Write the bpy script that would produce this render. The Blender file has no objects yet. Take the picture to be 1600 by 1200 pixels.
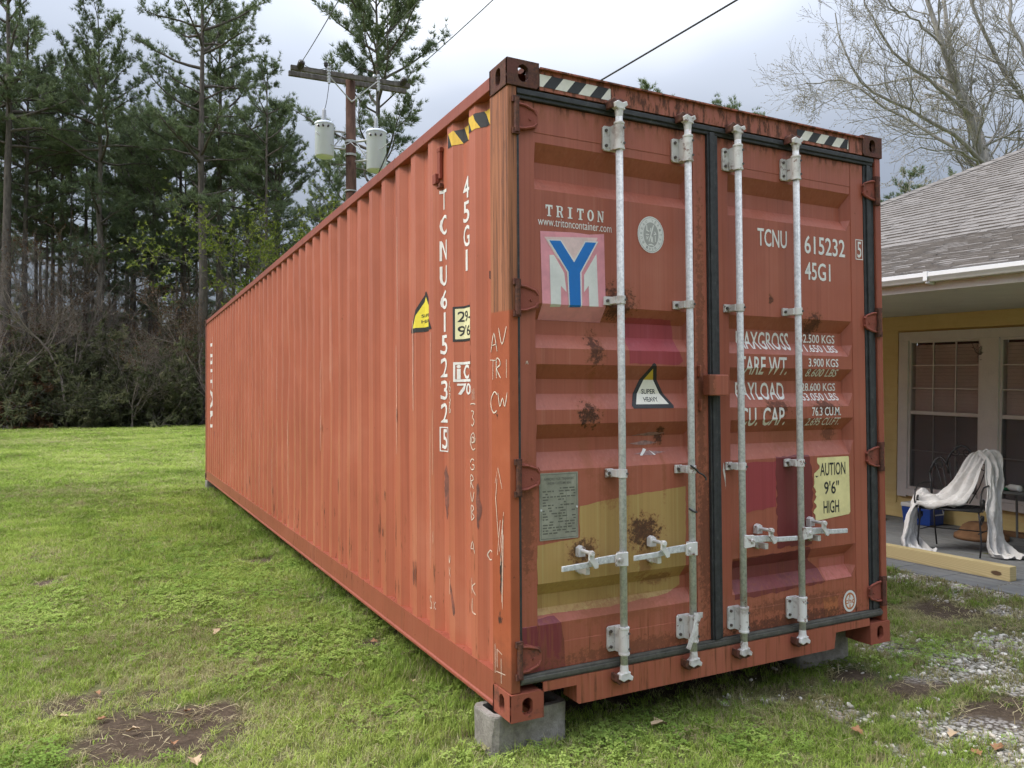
import bpy, bmesh, math, random
import numpy as np
from mathutils import Vector, Matrix
R = math.radians
S = bpy.context.scene
COL = S.collection

# ---------------------------------------------------------------- camera
# metres; x runs along the container's door end, y along its length, z = 0 at the container's underside
CAM = (-1.5371, -3.0180, 1.3895)
def cam_matrix(a, b, c):
    return (Matrix.Rotation(a, 3, 'Z') @ Matrix.Rotation(b, 3, 'X') @ Matrix.Rotation(c, 3, 'Y'))
CM = cam_matrix(-0.4751, 0.0213, 0.0066)
cd = bpy.data.cameras.new('camera'); cam = bpy.data.objects.new('camera', cd); COL.objects.link(cam)
rm = Matrix((CM.col[0], CM.col[2], -CM.col[1])).transposed().to_4x4()
cam.matrix_world = Matrix.Translation(CAM) @ rm
cd.sensor_width = 36; cd.lens = 36 * 1220.59 / 1600; cd.clip_start = .05; cd.clip_end = 3000
S.camera = cam
FPX = 1220.59
def at(u, v, depth):
    d = CM @ Vector(((u - 800) / FPX, 1, (600 - v) / FPX)); return Vector(CAM) + d * depth

# ---------------------------------------------------------------- sky and sun (overcast)
SUN_DIR = Vector((-.68, .14, .78)).normalized()      # towards the sun, behind thin cloud
w = bpy.data.worlds.new('World'); S.world = w; w.use_nodes = True
nt = w.node_tree; N = nt.nodes; LK = nt.links
for n in list(N): N.remove(n)
def wn(t, **k):
    n = N.new(t)
    for a, b in k.items(): setattr(n, a, b)
    return n
def wm(op, a, b=None, clamp=False):
    n = wn('ShaderNodeMath', operation=op, use_clamp=clamp)
    for i, q in enumerate((a, b)):
        if q is None: continue
        if isinstance(q, (int, float)): n.inputs[i].default_value = q
        else: LK.new(q, n.inputs[i])
    return n.outputs[0]
out = wn('ShaderNodeOutputWorld'); bg = wn('ShaderNodeBackground'); bg.inputs[1].default_value = .1
sky = wn('ShaderNodeTexSky', sky_type='NISHITA', sun_disc=False, sun_elevation=math.asin(SUN_DIR.z), sun_rotation=math.atan2(SUN_DIR.x, SUN_DIR.y))
tc = wn('ShaderNodeTexCoord'); sp = wn('ShaderNodeSeparateXYZ'); LK.new(tc.outputs['Generated'], sp.inputs[0])
zc = wm('MAXIMUM', sp.outputs[2], 0.0); den = wm('ADD', zc, .22)
cv = wn('ShaderNodeCombineXYZ'); LK.new(wm('DIVIDE', sp.outputs[0], den), cv.inputs[0]); LK.new(wm('DIVIDE', sp.outputs[1], den), cv.inputs[1])
def wnoise(scale, det, rough, off):
    mp = wn('ShaderNodeMapping'); mp.inputs['Location'].default_value = off; LK.new(cv.outputs[0], mp.inputs[0])
    n = wn('ShaderNodeTexNoise'); n.inputs['Scale'].default_value = scale; n.inputs['Detail'].default_value = det; n.inputs['Roughness'].default_value = rough; n.inputs['Distortion'].default_value = .25
    LK.new(mp.outputs[0], n.inputs['Vector']); return n.outputs['Fac']
def wramp(f, els):
    n = wn('ShaderNodeValToRGB'); cr = n.color_ramp
    while len(cr.elements) < len(els): cr.elements.new(.5)
    for e, (p, c) in zip(cr.elements, els): e.position = p; e.color = (*c, 1)
    LK.new(f, n.inputs[0]); return n.outputs[0]
cloud = wramp(wnoise(.95, 4, .45, (.9, 2.2, 0)), [(.36, (.44, .485, .58)), (.48, (.50, .545, .635)), (.58, (.58, .63, .73)), (.72, (.84, .87, .92))])
dome = wm('ADD', wm('ADD', wm('MULTIPLY', zc, .45), wm('MULTIPLY', wm('MULTIPLY', zc, zc), 4.0)), .34)          # an overcast sky is brightest overhead
scl = wn('ShaderNodeVectorMath', operation='SCALE'); LK.new(cloud, scl.inputs[0]); LK.new(wm('MULTIPLY', dome, 6.2), scl.inputs['Scale'])
mx = wn('ShaderNodeMix', data_type='RGBA'); mx.inputs[0].default_value = .9
LK.new(sky.outputs[0], mx.inputs[6]); LK.new(scl.outputs[0], mx.inputs[7]); LK.new(mx.outputs[2], bg.inputs[0]); LK.new(bg.outputs[0], out.inputs[0])
ld = bpy.data.lights.new('sun', 'SUN'); ld.energy = 1.5; ld.angle = R(24); ld.color = (1, .95, .88)
lo = bpy.data.objects.new('sun', ld); COL.objects.link(lo); lo.location = (0, 0, 40); lo.rotation_euler = (-SUN_DIR).to_track_quat('-Z', 'Y').to_euler()
S.view_settings.view_transform = 'Standard'; S.view_settings.look = 'None'; S.view_settings.gamma = 1; S.view_settings.use_curve_mapping = False
S.view_settings.exposure = 1.0
S.cycles.max_bounces = 4; S.cycles.diffuse_bounces = 2; S.cycles.glossy_bounces = 2; S.cycles.transparent_max_bounces = 6; S.cycles.use_denoising = True
S.cycles.use_adaptive_sampling = True; S.cycles.adaptive_threshold = .03; S.cycles.caustics_reflective = False; S.cycles.caustics_refractive = False
w.cycles.sampling_method = 'MANUAL'; w.cycles.sample_map_resolution = 256

# ---------------------------------------------------------------- helpers
class NB:
    """short-hand for a procedural material"""
    def __init__(s, name):
        s.m = bpy.data.materials.new(name); s.m.use_nodes = True; s.t = s.m.node_tree
        for n in list(s.t.nodes): s.t.nodes.remove(n)
        s.o = s.t.nodes.new('ShaderNodeOutputMaterial'); s.b = s.t.nodes.new('ShaderNodeBsdfPrincipled')
        s.t.links.new(s.b.outputs[0], s.o.inputs[0]); s._p = None
    def n(s, t, **k):
        q = s.t.nodes.new(t)
        for a, b in k.items(): setattr(q, a, b)
        return q
    def put(s, sock, v):
        if v is None: return
        if isinstance(v, bpy.types.NodeSocket): s.t.links.new(v, sock)
        elif isinstance(v, (int, float)): sock.default_value = v if sock.type == 'VALUE' else ((v, v, v, 1) if sock.type == 'RGBA' else (v, v, v))
        else: sock.default_value = (*v, 1) if sock.type == 'RGBA' and len(v) == 3 else v
    def m_(s, op, a, b=None, c=None, clamp=False):
        q = s.n('ShaderNodeMath', operation=op, use_clamp=clamp)
        for i, v in enumerate((a, b, c)): s.put(q.inputs[i], v)
        return q.outputs[0]
    def pos(s):
        if s._p is None: s._p = s.n('ShaderNodeTexCoord').outputs['Object']
        return s._p
    def xyz(s): q = s.n('ShaderNodeSeparateXYZ'); s.put(q.inputs[0], s.pos()); return q.outputs
    def map(s, sc=(1, 1, 1), loc=(0, 0, 0), v=None):
        q = s.n('ShaderNodeMapping'); s.put(q.inputs[0], v or s.pos()); q.inputs['Scale'].default_value = sc; q.inputs['Location'].default_value = loc; return q.outputs[0]
    def noise(s, sc, det=3, ro=.55, v=None, dist=0):
        q = s.n('ShaderNodeTexNoise'); s.put(q.inputs['Vector'], v or s.pos()); q.inputs['Scale'].default_value = sc; q.inputs['Detail'].default_value = det
        q.inputs['Roughness'].default_value = ro; q.inputs['Distortion'].default_value = dist; return q.outputs['Fac']
    def voro(s, sc, v=None, feat='F1'):
        q = s.n('ShaderNodeTexVoronoi', feature=feat); s.put(q.inputs['Vector'], v or s.pos()); q.inputs['Scale'].default_value = sc; return q.outputs
    def ramp(s, f, els):
        q = s.n('ShaderNodeValToRGB'); cr = q.color_ramp
        while len(cr.elements) < len(els): cr.elements.new(.5)
        for e, (p, c) in zip(cr.elements, els): e.position = p; e.color = (*c, 1) if not isinstance(c, (int, float)) else (c, c, c, 1)
        s.put(q.inputs[0], f); return q.outputs[0]
    def step(s, f, a, b):
        q = s.n('ShaderNodeMapRange', interpolation_type='SMOOTHSTEP'); s.put(q.inputs[0], f); q.inputs[1].default_value = a; q.inputs[2].default_value = b; return q.outputs[0]
    def mix(s, f, a, b, mode='MIX'):
        q = s.n('ShaderNodeMix', data_type='RGBA', blend_type=mode); s.put(q.inputs[0], f); s.put(q.inputs[6], a); s.put(q.inputs[7], b); return q.outputs[2]
    def attr(s, name, kind='GEOMETRY'):
        q = s.n('ShaderNodeAttribute', attribute_name=name, attribute_type=kind); return q.outputs
    def bump(s, h, st=.3, d=.01):
        q = s.n('ShaderNodeBump'); q.inputs['Strength'].default_value = st; q.inputs['Distance'].default_value = d; s.put(q.inputs['Height'], h); s.t.links.new(q.outputs[0], s.b.inputs['Normal'])
    def done(s, col=None, rough=.6, metal=0, spec=None, trans=None):
        s.put(s.b.inputs['Base Color'], col); s.put(s.b.inputs['Roughness'], rough); s.put(s.b.inputs['Metallic'], metal)
        if spec is not None: s.put(s.b.inputs['Specular IOR Level'], spec)
        return s.m

def speckle(name, col, rough=.7, amt=.25, sc=8, metal=0, fine=60, spec=None, bump=0):
    """plain weathered surface: two scales of tone variation round one colour"""
    b = NB(name); f = b.m_('ADD', b.m_('MULTIPLY', b.noise(sc, 4, .6), .65), b.m_('MULTIPLY', b.noise(fine, 3, .6), .35))
    c = b.ramp(f, [(.3, tuple(x * (1 - amt) for x in col)), (.5, col), (.72, tuple(min(1, x * (1 + amt)) for x in col))])
    if bump: b.bump(b.noise(fine, 4, .6), bump, .005)
    return b.done(c, rough, metal, spec)

class MB:
    """collects shapes that become ONE mesh object"""
    def __init__(s): s.v = []; s.f = []; s.fm = []; s.mi = 0
    def add(s, v, f):
        k = len(s.v); s.v += [tuple(p) for p in v]; s.f += [tuple(i + k for i in q) for q in f]; s.fm += [s.mi] * len(f); return s
    def box(s, x0, x1, y0, y1, z0, z1):
        return s.add([(x0, y0, z0), (x1, y0, z0), (x1, y1, z0), (x0, y1, z0), (x0, y0, z1), (x1, y0, z1), (x1, y1, z1), (x0, y1, z1)],
                     [(0, 3, 2, 1), (4, 5, 6, 7), (0, 1, 5, 4), (1, 2, 6, 5), (2, 3, 7, 6), (3, 0, 4, 7)])
    def tube(s, pts, rad, n=8, caps=True, flat=None):
        pts = [Vector(p) for p in pts]; rad = [rad] * len(pts) if isinstance(rad, (int, float)) else rad
        k = len(s.v); up = Vector((0, 0, 1)); prev = None; vs = []
        for i, p in enumerate(pts):
            t = (pts[min(i + 1, len(pts) - 1)] - pts[max(i - 1, 0)]).normalized()
            if prev is None:
                a = t.cross(up)
                if a.length < 1e-3: a = t.cross(Vector((1, 0, 0)))
            else:
                a = prev - t * prev.dot(t)
                if a.length < 1e-6: a = t.orthogonal()
            a.normalize(); b = t.cross(a); prev = a
            for j in range(n):
                q = 2 * math.pi * j / n; vs.append(p + (a * math.cos(q) + b * math.sin(q)) * rad[i])
        fs = [(i * n + j, i * n + (j + 1) % n, (i + 1) * n + (j + 1) % n, (i + 1) * n + j) for i in range(len(pts) - 1) for j in range(n)]
        if caps: fs += [tuple(range(n - 1, -1, -1)), tuple(range((len(pts) - 1) * n, len(pts) * n))]
        return s.add(vs, fs)
    def cyl(s, a, b, r, n=10): return s.tube([a, b], r, n)
    def prism(s, poly, fn0, fn1):
        """closed prism from a 2-D outline; fn0 / fn1 place the outline in space"""
        n = len(poly); v = [fn0(*p) for p in poly] + [fn1(*p) for p in poly]
        return s.add(v, [tuple(range(n - 1, -1, -1)), tuple(range(n, 2 * n))] + [(i, (i + 1) % n, n + (i + 1) % n, n + i) for i in range(n)])
    def lathe(s, prof, c=(0, 0, 0), n=20):
        vs = [(c[0] + r * math.cos(2 * math.pi * j / n), c[1] + r * math.sin(2 * math.pi * j / n), c[2] + z) for r, z in prof for j in range(n)]
        return s.add(vs, [(i * n + j, i * n + (j + 1) % n, (i + 1) * n + (j + 1) % n, (i + 1) * n + j) for i in range(len(prof) - 1) for j in range(n)])
    def mesh(s, name):
        me = bpy.data.meshes.new(name); me.from_pydata(s.v, [], s.f); me.update(); return me
    def build(s, name, mat, parent=None, smooth=False, bevel=0, fix=True):
        me = s.mesh(name)
        if fix:
            bm = bmesh.new(); bm.from_mesh(me); bmesh.ops.recalc_face_normals(bm, faces=bm.faces); bm.to_mesh(me); bm.free()
        mats = mat if isinstance(mat, (list, tuple)) else [mat]
        for q in mats: me.materials.append(q)
        if len(mats) > 1: me.polygons.foreach_set('material_index', s.fm)
        if smooth: me.polygons.foreach_set('use_smooth', [True] * len(me.polygons))
        o = bpy.data.objects.new(name, me); COL.objects.link(o)
        if parent: o.parent = parent
        if bevel:
            md = o.modifiers.new('bevel', 'BEVEL'); md.width = bevel; md.segments = 2; md.limit_method = 'ANGLE'
        if smooth and not bevel:
            pass
        return o
def tag(o, label=None, cat=None, group=None, kind=None):
    for k, v in (('label', label), ('category', cat), ('group', group), ('kind', kind)):
        if v: o[k] = v
    return o
def thing(name, label, cat, loc=(0, 0, 0), group=None):
    o = bpy.data.objects.new(name, None); o.empty_display_size = .1; o.location = loc; COL.objects.link(o); return tag(o, label, cat, group)
def copy_tree(o, parent=None):
    c = o.copy(); COL.objects.link(c); c.parent = parent
    for ch in o.children: copy_tree(ch, c)
    return c
def np_mesh(name, V, F, mat, parent=None, attrs=None, smooth=False):
    """fast mesh from numpy arrays; F is (n,3) or (n,4)"""
    V = np.asarray(V, np.float32); F = np.asarray(F, np.int32); me = bpy.data.meshes.new(name); k = F.shape[1]
    me.vertices.add(len(V)); me.vertices.foreach_set('co', V.ravel()); me.loops.add(F.size); me.loops.foreach_set('vertex_index', F.ravel())
    me.polygons.add(len(F)); me.polygons.foreach_set('loop_start', np.arange(0, F.size, k, dtype=np.int32)); me.polygons.foreach_set('loop_total', np.full(len(F), k, np.int32))
    me.update(calc_edges=True)
    for an, arr in (attrs or {}).items():
        a = me.attributes.new(an, 'FLOAT', 'FACE'); a.data.foreach_set('value', np.asarray(arr, np.float32))
    me.materials.append(mat)
    if smooth: me.polygons.foreach_set('use_smooth', [True] * len(F))
    o = bpy.data.objects.new(name, me); COL.objects.link(o); o.parent = parent; return o
random.seed(7); rng = np.random.default_rng(7)
# ================================================================ the container
CW, CL, CH = 2.438, 12.192, 2.896
DY = .03                                    # plane of the door leaves
RB = [(2.550, 2.475, 2.400, 2.338), (1.825, 1.758, 1.690, 1.625), (1.553, 1.487, 1.420, 1.347), (1.282, 1.215, 1.155, 1.076), (.574, .513, .453, .392)]
ZB = sorted(z for r in RB for z in r)
DD = .05
def dprof(z):
    for a, b, c, d in RB:
        if d < z < a:
            return DD * min(1, (a - z) / (a - b), (z - d) / (c - d))
    return 0.
PIT, Y0 = .276, .713 - .276 * 3             # one corrugation and the far edge of an outer flat
SO, SI = .014, .052                          # outer / inner plane of the side wall
def sbreaks(ya, yb):
    r = [ya]
    k = 0
    while True:
        for o in (0, .05, .154, .204):
            y = Y0 + k * PIT + o
            if ya < y < yb: r.append(y)
        k += 1
        if Y0 + k * PIT > yb: break
    return sorted(r) + [yb]
def sprof(y):
    t = (y - Y0) % PIT
    if t < .05: f = t / .05
    elif t < .154: f = 1
    elif t < .204: f = (.204 - t) / .05
    else: f = 0
    return SO + (SI - SO) * f
def on_door(u, v, y=DY + .0):
    d = CM @ Vector(((u - 800) / FPX, 1, (600 - v) / FPX)); p = Vector(CAM) + d * ((y - CAM[1]) / d.y); return p.x, p.z
def on_side(u, v, x=.046):
    d = CM @ Vector(((u - 800) / FPX, 1, (600 - v) / FPX)); p = Vector(CAM) + d * ((x - CAM[0]) / d.x); return p.y, p.z

# ---- materials
def rust_mask(b, blobs, x, z, nz):
    tot = None
    for bx, bz, rx, rz, st in blobs:
        a = b.m_('POWER', b.m_('DIVIDE', b.m_('SUBTRACT', x, bx), rx), 2); c = b.m_('POWER', b.m_('DIVIDE', b.m_('SUBTRACT', z, bz), rz), 2)
        d = b.m_('SQRT', b.m_('ADD', a, c)); e = b.m_('ADD', d, b.m_('MULTIPLY', b.m_('SUBTRACT', nz, .5), 3.2))
        q = b.n('ShaderNodeMapRange', interpolation_type='SMOOTHSTEP'); b.put(q.inputs[0], e); q.inputs[1].default_value = 1.15; q.inputs[2].default_value = .45; q.inputs[4].default_value = st
        tot = q.outputs[0] if tot is None else b.m_('MAXIMUM', tot, q.outputs[0])
    return tot
DOOR_RUST = [(.47, 1.62, .05, .09, .85), (.43, 1.32, .065, .065, 1), (.43, 1.14, .030, .13, .30), (.86, 1.03, .012, .14, .35), (.47, 1.46, .020, .09, .30), (1.9, 1.66, .03, .08, .3), (.73, .62, .05, .09, .4), (.86, 1.215, .035, .05, .9), (.60, 1.85, .10, .10, .8), (.57, 1.0, .10, .12, .35), (.73, .76, .11, .085, .9),
             (.39, .70, .08, .06, .8), (1.09, 1.5, .035, 1.1, .55), (1.9, 1.79, .07, .08, .8), (1.98, 1.34, .12, .05, .75), (1.62, 1.34, .11, .05, .7), (1.58, 1.92, .02, .03, .8), (1.76, 1.20, .20, .10, .35),
             (2.05, 1.20, .07, .06, .6), (.10, .85, .05, .30, .55), (.62, .40, .30, .06, .4), (1.75, .30, .50, .05, .55), (.7, .22, .6, .05, .55), (1.7, .21, .6, .05, .7), (1.11, .7, .06, .5, .6), (.83, .52, .10, .03, .5)]
def paint(name, base=(.40, .105, .066), door=False, rusty=.35, streak=.5, orange=False):
    b = NB(name); X, Y, Z = b.xyz()
    lo = b.noise(1.3, 4, .6); col = b.ramp(lo, [(.3, tuple(c * .86 for c in base)), (.55, base), (.75, (base[0] * 1.1, base[1] * 1.28, base[2] * 1.35))])
    st = b.noise(1, 4, .65, b.map((17, 17, .55))); col = b.mix(b.m_('MULTIPLY', b.step(st, .52, .8), streak), col, tuple(c * .55 for c in base))
    fade = b.noise(1, 3, .6, b.map((9, 9, .35), (3, 1, 0))); col = b.mix(b.m_('MULTIPLY', b.step(fade, .55, .8), .35), col, (base[0] * 1.18, base[1] * 1.55, base[2] * 1.7))
    f1 = b.noise(1, 3, .6, b.map((75, 75, .30), (0, 7, 2))); col = b.mix(b.m_('MULTIPLY', b.step(f1, .50, .74), .40), col, tuple(c * .62 for c in base)); col = b.mix(b.m_('MULTIPLY', b.step(f1, .46, .28), .30), col, (base[0] * 1.15, base[1] * 1.7, base[2] * 1.9))
    fine = b.noise(26, 5, .68); patch = b.noise(2.3, 3, .6)
    spot = b.m_('MULTIPLY', b.step(fine, .66, .73), b.step(patch, .42, .62))
    rc = b.ramp(b.noise(75, 4, .7), [(.3, (.028, .014, .010)), (.55, (.085, .032, .016)), (.75, (.22, .075, .025))])
    rm_ = b.m_('MULTIPLY', spot, min(1, rusty * 1.9))
    if door:
        nz = b.noise(38, 5, .75); rm_ = b.m_('MAXIMUM', rm_, rust_mask(b, DOOR_RUST, X, Z, nz))
        drip = b.m_('MULTIPLY', b.step(b.noise(1, 4, .7, b.map((45, 45, 2.2), (0, 0, 4))), .5, .66), b.step(Z, .60, .20)); rm_ = b.m_('MAXIMUM', rm_, b.m_('MULTIPLY', drip, .62))
        grime = b.m_('MULTIPLY', b.step(b.noise(1, 4, .7, b.map((30, 30, 9))), .40, .60), b.step(Z, 2.62, 2.75)); rm_ = b.m_('MAXIMUM', rm_, b.m_('MULTIPLY', grime, .8))
    else:
        low = b.m_('MULTIPLY', b.step(b.noise(1, 4, .7, b.map((26, 26, 3.2), (0, 2, 0))), .60, .68), b.step(Z, 1.15, .20)); rm_ = b.m_('MAXIMUM', rm_, b.m_('MULTIPLY', low, .95))
        scr = b.m_('MULTIPLY', b.step(b.noise(1, 5, .8, b.map((70, 70, .45), (9, 0, 5))), .70, .74), b.step(patch, .5, .6)); col = b.mix(b.m_('MULTIPLY', scr, .55), col, (.62, .36, .27))
    rc = b.mix(b.step(rm_, .25, .75), (.27, .092, .036), rc); col = b.mix(b.m_('POWER', rm_, .7), col, rc)
    b.bump(b.m_('ADD', b.noise(9, 3, .6), b.m_('MULTIPLY', rm_, .3)), .12, .01)
    return b.done(col, b.m_('ADD', .42, b.m_('MULTIPLY', rm_, .4)), 0, .35)
M_SIDE = paint('side wall paint', (.46, .136, .076)); M_DOOR = paint('door paint', (.385, .112, .068), door=True); M_FRAME = paint('frame paint', (.31, .084, .050), rusty=.6, streak=.9)
def rusty_steel(name, paintc=(.20, .055, .038), thr=.5, dark=(.045, .020, .014)):
    b = NB(name); n1 = b.noise(9, 5, .7); n2 = b.noise(60, 4, .7)
    rc = b.ramp(n2, [(.25, dark), (.5, tuple(d * 2.2 for d in dark)), (.75, (.20, .075, .03))])
    col = b.mix(b.step(n1, thr - .1, thr + .1), paintc, rc); b.bump(n2, .35, .006); return b.done(col, .75, 0, .3)
M_CAST = rusty_steel('rusted cast steel', (.13, .045, .034), .46)
M_CASTLOW = rusty_steel('scuffed cast steel', (.30, .085, .05), .60)
M_HINGE = rusty_steel('hinge steel', (.27, .075, .050), .60)
b = NB('corner post steel'); X, Y, Z = b.xyz()
g1 = b.noise(1, 5, .7, b.map((55, 55, 1.1))); g2 = b.noise(1, 4, .7, b.map((120, 120, 5), (1, 2, 3)))
old = b.ramp(g1, [(.30, (.07, .034, .022)), (.42, (.20, .080, .042)), (.56, (.38, .145, .068)), (.72, (.43, .19, .11))]); old = b.mix(b.step(g2, .60, .70), old, (.04, .02, .014))
new = b.ramp(b.noise(3, 4, .6), [(.3, (.33, .080, .034)), (.6, (.40, .105, .046)), (.8, (.44, .14, .075))]); new = b.mix(b.step(b.noise(14, 5, .75), .64, .72), new, (.07, .03, .02))
gouge = rust_mask(b, [(.10, .62, .012, .10, 1), (.11, .42, .02, .03, .9)], Y, Z, b.noise(40, 4, .7))
edge = b.m_('ADD', Z, b.m_('MULTIPLY', b.noise(6, 3, .6), .03))
col = b.mix(b.step(edge, 1.797, 1.807), new, old); col = b.mix(b.m_('MULTIPLY', b.step(b.m_('ADD', Z, b.m_('MULTIPLY', b.noise(12, 4, .7), .3)), .52, .30), .7), col, (.17, .06, .032)); col = b.mix(gouge, col, (.03, .02, .018))
b.bump(g1, .3, .006); M_POST = b.done(col, .6, 0, .3)
b = NB('rubber gasket'); gz = b.noise(1, 4, .7, b.map((25, 25, 25))); M_RUB = b.done(b.ramp(gz, [(.3, (.018, .018, .019)), (.6, (.040, .041, .042)), (.8, (.10, .095, .085))]), .62)
M_RUBD = speckle('dirty rubber', (.085, .080, .066), .8, .5, 14)
b = NB('galvanised bar'); g = b.noise(70, 4, .7); pk = b.noise(11, 4, .7)
col = b.ramp(g, [(.3, (.40, .40, .40)), (.55, (.63, .625, .61)), (.75, (.72, .71, .695))]); col = b.mix(b.m_('MULTIPLY', b.step(pk, .60, .72), .8), col, (.50, .38, .34)); col = b.mix(b.step(b.m_('MULTIPLY', b.noise(30, 5, .8), pk), .40, .46), col, (.10, .045, .03))
M_BAR = b.done(col, .55, 0, .35)
b = NB('white painted fitting'); g = b.noise(22, 5, .75); col = b.ramp(b.noise(5, 3, .6), [(.3, (.52, .48, .45)), (.5, (.65, .62, .585)), (.7, (.74, .72, .69))]); col = b.mix(b.step(g, .56, .66), col, (.17, .080, .05)); col = b.mix(b.m_('MULTIPLY', b.step(b.noise(9, 4, .7), .52, .66), .55), col, (.27, .20, .165)); M_FIT = b.done(col, .55, 0, .35)
M_BOLT = speckle('bolt', (.09, .07, .06), .6, .4, 60)
M_WHITE = speckle('white stencil paint', (.78, .75, .70), .6, .14, 16); M_BLACK = speckle('black print', (.025, .025, .025), .6, .3, 20)
M_YEL = speckle('hazard yellow', (.80, .50, .05), .5, .18, 18); M_TAPEW = speckle('hazard white', (.76, .72, .62), .5, .12, 18)

CT = thing('shipping_container', 'faded red corrugated steel shipping container standing on concrete blocks in the grass', 'container')
# ---- corner castings
def stadium(w, h, n=20):
    r = min(w, h) / 2; pts = []
    for i in range(n):
        a = 2 * math.pi * (i + .5) / n; c, s_ = math.cos(a), math.sin(a)
        if w > h: pts.append((r * c + math.copysign(w / 2 - r, c), r * s_))
        else: pts.append((r * c, r * s_ + math.copysign(h / 2 - r, s_)))
    return pts
def holed(mb, w, h, hw, hh, fn, d=.026, hc=(0, 0)):
    """w x h plate with an oval hole; fn(a, b, depth) places it"""
    st = stadium(hw, hh); n = len(st); rim = []
    for a, b_ in st:
        k = max(abs(a) / (w / 2), abs(b_) / (h / 2)); rim.append((a / k, b_ / k))
    vs = [fn(a, b_, 0) for a, b_ in rim] + [fn(a + hc[0], b_ + hc[1], 0) for a, b_ in st] + [fn(a + hc[0], b_ + hc[1], d) for a, b_ in st]
    fs = []
    for r in range(2): fs += [(r * n + i, r * n + (i + 1) % n, (r + 1) * n + (i + 1) % n, (r + 1) * n + i) for i in range(n)]
    k = len(mb.v); cs = [fn(sx * w / 2, sy * h / 2, 0) for sx, sy in ((1, 1), (-1, 1), (-1, -1), (1, -1))]
    mb.add(vs, fs)
    # corner fillers
    for ci, (sx, sy) in enumerate(((1, 1), (-1, 1), (-1, -1), (1, -1))):
        best = [i for i in range(n) if rim[i][0] * sx > 0 and rim[i][1] * sy > 0 and (rim[(i + 1) % n][0] * sx > 0 and rim[(i + 1) % n][1] * sy > 0)]
        for i in best:
            a, c = rim[i], rim[(i + 1) % n]
            if not (abs(a[0] - c[0]) < 1e-6 or abs(a[1] - c[1]) < 1e-6): mb.add([fn(*a, 0), fn(*c, 0), cs[ci]], [(0, 1, 2)])
def casting(x, y, sx, sy, top, mat):
    mb = MB(); CX, CY, CZ = .162, .178, .118; z0 = CH - CZ if top else 0
    T = lambda a, b_, c: (x + sx * a, y + sy * b_, z0 + c)
    holed(mb, CX, CZ, .052, .078, lambda a, b_, d: T(CX / 2 + a, d, CZ / 2 + b_))
    holed(mb, CY, CZ, .050, .080, lambda a, b_, d: T(d, CY / 2 + a, CZ / 2 + b_))
    zt = (lambda d: CZ - d) if top else (lambda d: d); zo = 0 if top else CZ
    holed(mb, CX, CY, .064, .124, lambda a, b_, d: T(CX / 2 + a, CY / 2 + b_, zt(d)))
    mb.add([T(CX, 0, 0), T(CX, CY, 0), T(CX, CY, CZ), T(CX, 0, CZ)], [(0, 1, 2, 3)]); mb.add([T(0, CY, 0), T(CX, CY, 0), T(CX, CY, CZ), T(0, CY, CZ)], [(0, 1, 2, 3)])
    mb.add([T(0, 0, zo), T(CX, 0, zo), T(CX, CY, zo), T(0, CY, zo)], [(0, 1, 2, 3)])
    o = mb.build('corner_casting', mat, CT)
    bm = bmesh.new(); bm.from_mesh(o.data); bmesh.ops.remove_doubles(bm, verts=bm.verts, dist=1e-5); bmesh.ops.recalc_face_normals(bm, faces=bm.faces)
    es = [e for e in bm.edges if len(e.link_faces) == 2 and e.calc_face_angle(0) > 1.2 and (e.verts[0].co - e.verts[1].co).length > .1]
    bmesh.ops.bevel(bm, geom=es, offset=.014, segments=3, affect='EDGES', profile=.5); bm.to_mesh(o.data); bm.free()
for x, sx in ((0, 1), (CW, -1)):
    for y, sy in ((0, 1), (CL, -1)):
        casting(x, y, sx, sy, True, M_CAST); casting(x, y, sx, sy, False, M_CASTLOW if y == 0 else M_CAST)
# ---- posts, rails, header, sill
for x0, x1 in ((.006, .052), (CW - .052, CW - .006)):
    mb = MB(); mb.box(x0, x1, .008, .19, .1185, CH - .1185); mb.build('corner_post', M_POST if x0 < 1 else M_FRAME, CT, bevel=.005)
    mb = MB(); mb.box(x0, x1, CL - .16, CL - .01, .1185, CH - .1185); mb.build('corner_post', M_FRAME, CT)
_rd = random.Random(14); DENTS = [(_rd.uniform(2.2, 11), _rd.uniform(.5, 2.4), _rd.uniform(.14, .34), _rd.uniform(.006, .016)) for _ in range(16)]
for s_, x in ((1, 0), (-1, CW)):
    P = lambda a, z, yy: (x + s_ * a, yy, z)
    pr = [(.010, .166), (.075, .166), (.075, .018), (-.002, .018), (-.002, .030), (.006, .036)]
    MB().prism(pr, lambda a, z: P(a, z, .1785), lambda a, z: P(a, z, CL - .1785)).build('bottom_side_rail', M_FRAME, CT)
    MB().prism([(.002, 2.812), (.002, 2.872), (.062, 2.872), (.062, 2.812)], lambda a, z: P(a, z, .1785), lambda a, z: P(a, z, CL - .1785)).build('top_side_rail', M_FRAME, CT, bevel=.003)
    ys = sbreaks(.19, CL - .16); zs = np.linspace(.1655, 2.815, 22); mb = MB(); n = len(zs); rr = random.Random(3)
    vs = []
    for i, yy in enumerate(ys):
        for j, z in enumerate(zs):
            e = min(1, max(0, (yy - 1.4) / 1.5)) * .0035 * math.sin(yy * 2.1 + 1.7 * math.sin(z * 2.3)) * math.sin(z * 3.1 + yy * .7) + min(1, max(0, (yy - 1.4) / 1.5)) * .0016 * rr.uniform(-1, 1)
            for dy_, dz_, dr_, da_ in DENTS: e += da_ * math.exp(-((yy - dy_) ** 2 + ((z - dz_) * .6) ** 2) / dr_ ** 2)
            if j in (0, n - 1): e = 0
            vs.append((x + s_ * (sprof(yy) + e), yy, z))
    mb.add(vs, [(i * n + j, (i + 1) * n + j, (i + 1) * n + j + 1, i * n + j + 1) for i in range(len(ys) - 1) for j in range(n - 1)])
    mb.build('side_wall', M_SIDE, CT)
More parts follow.
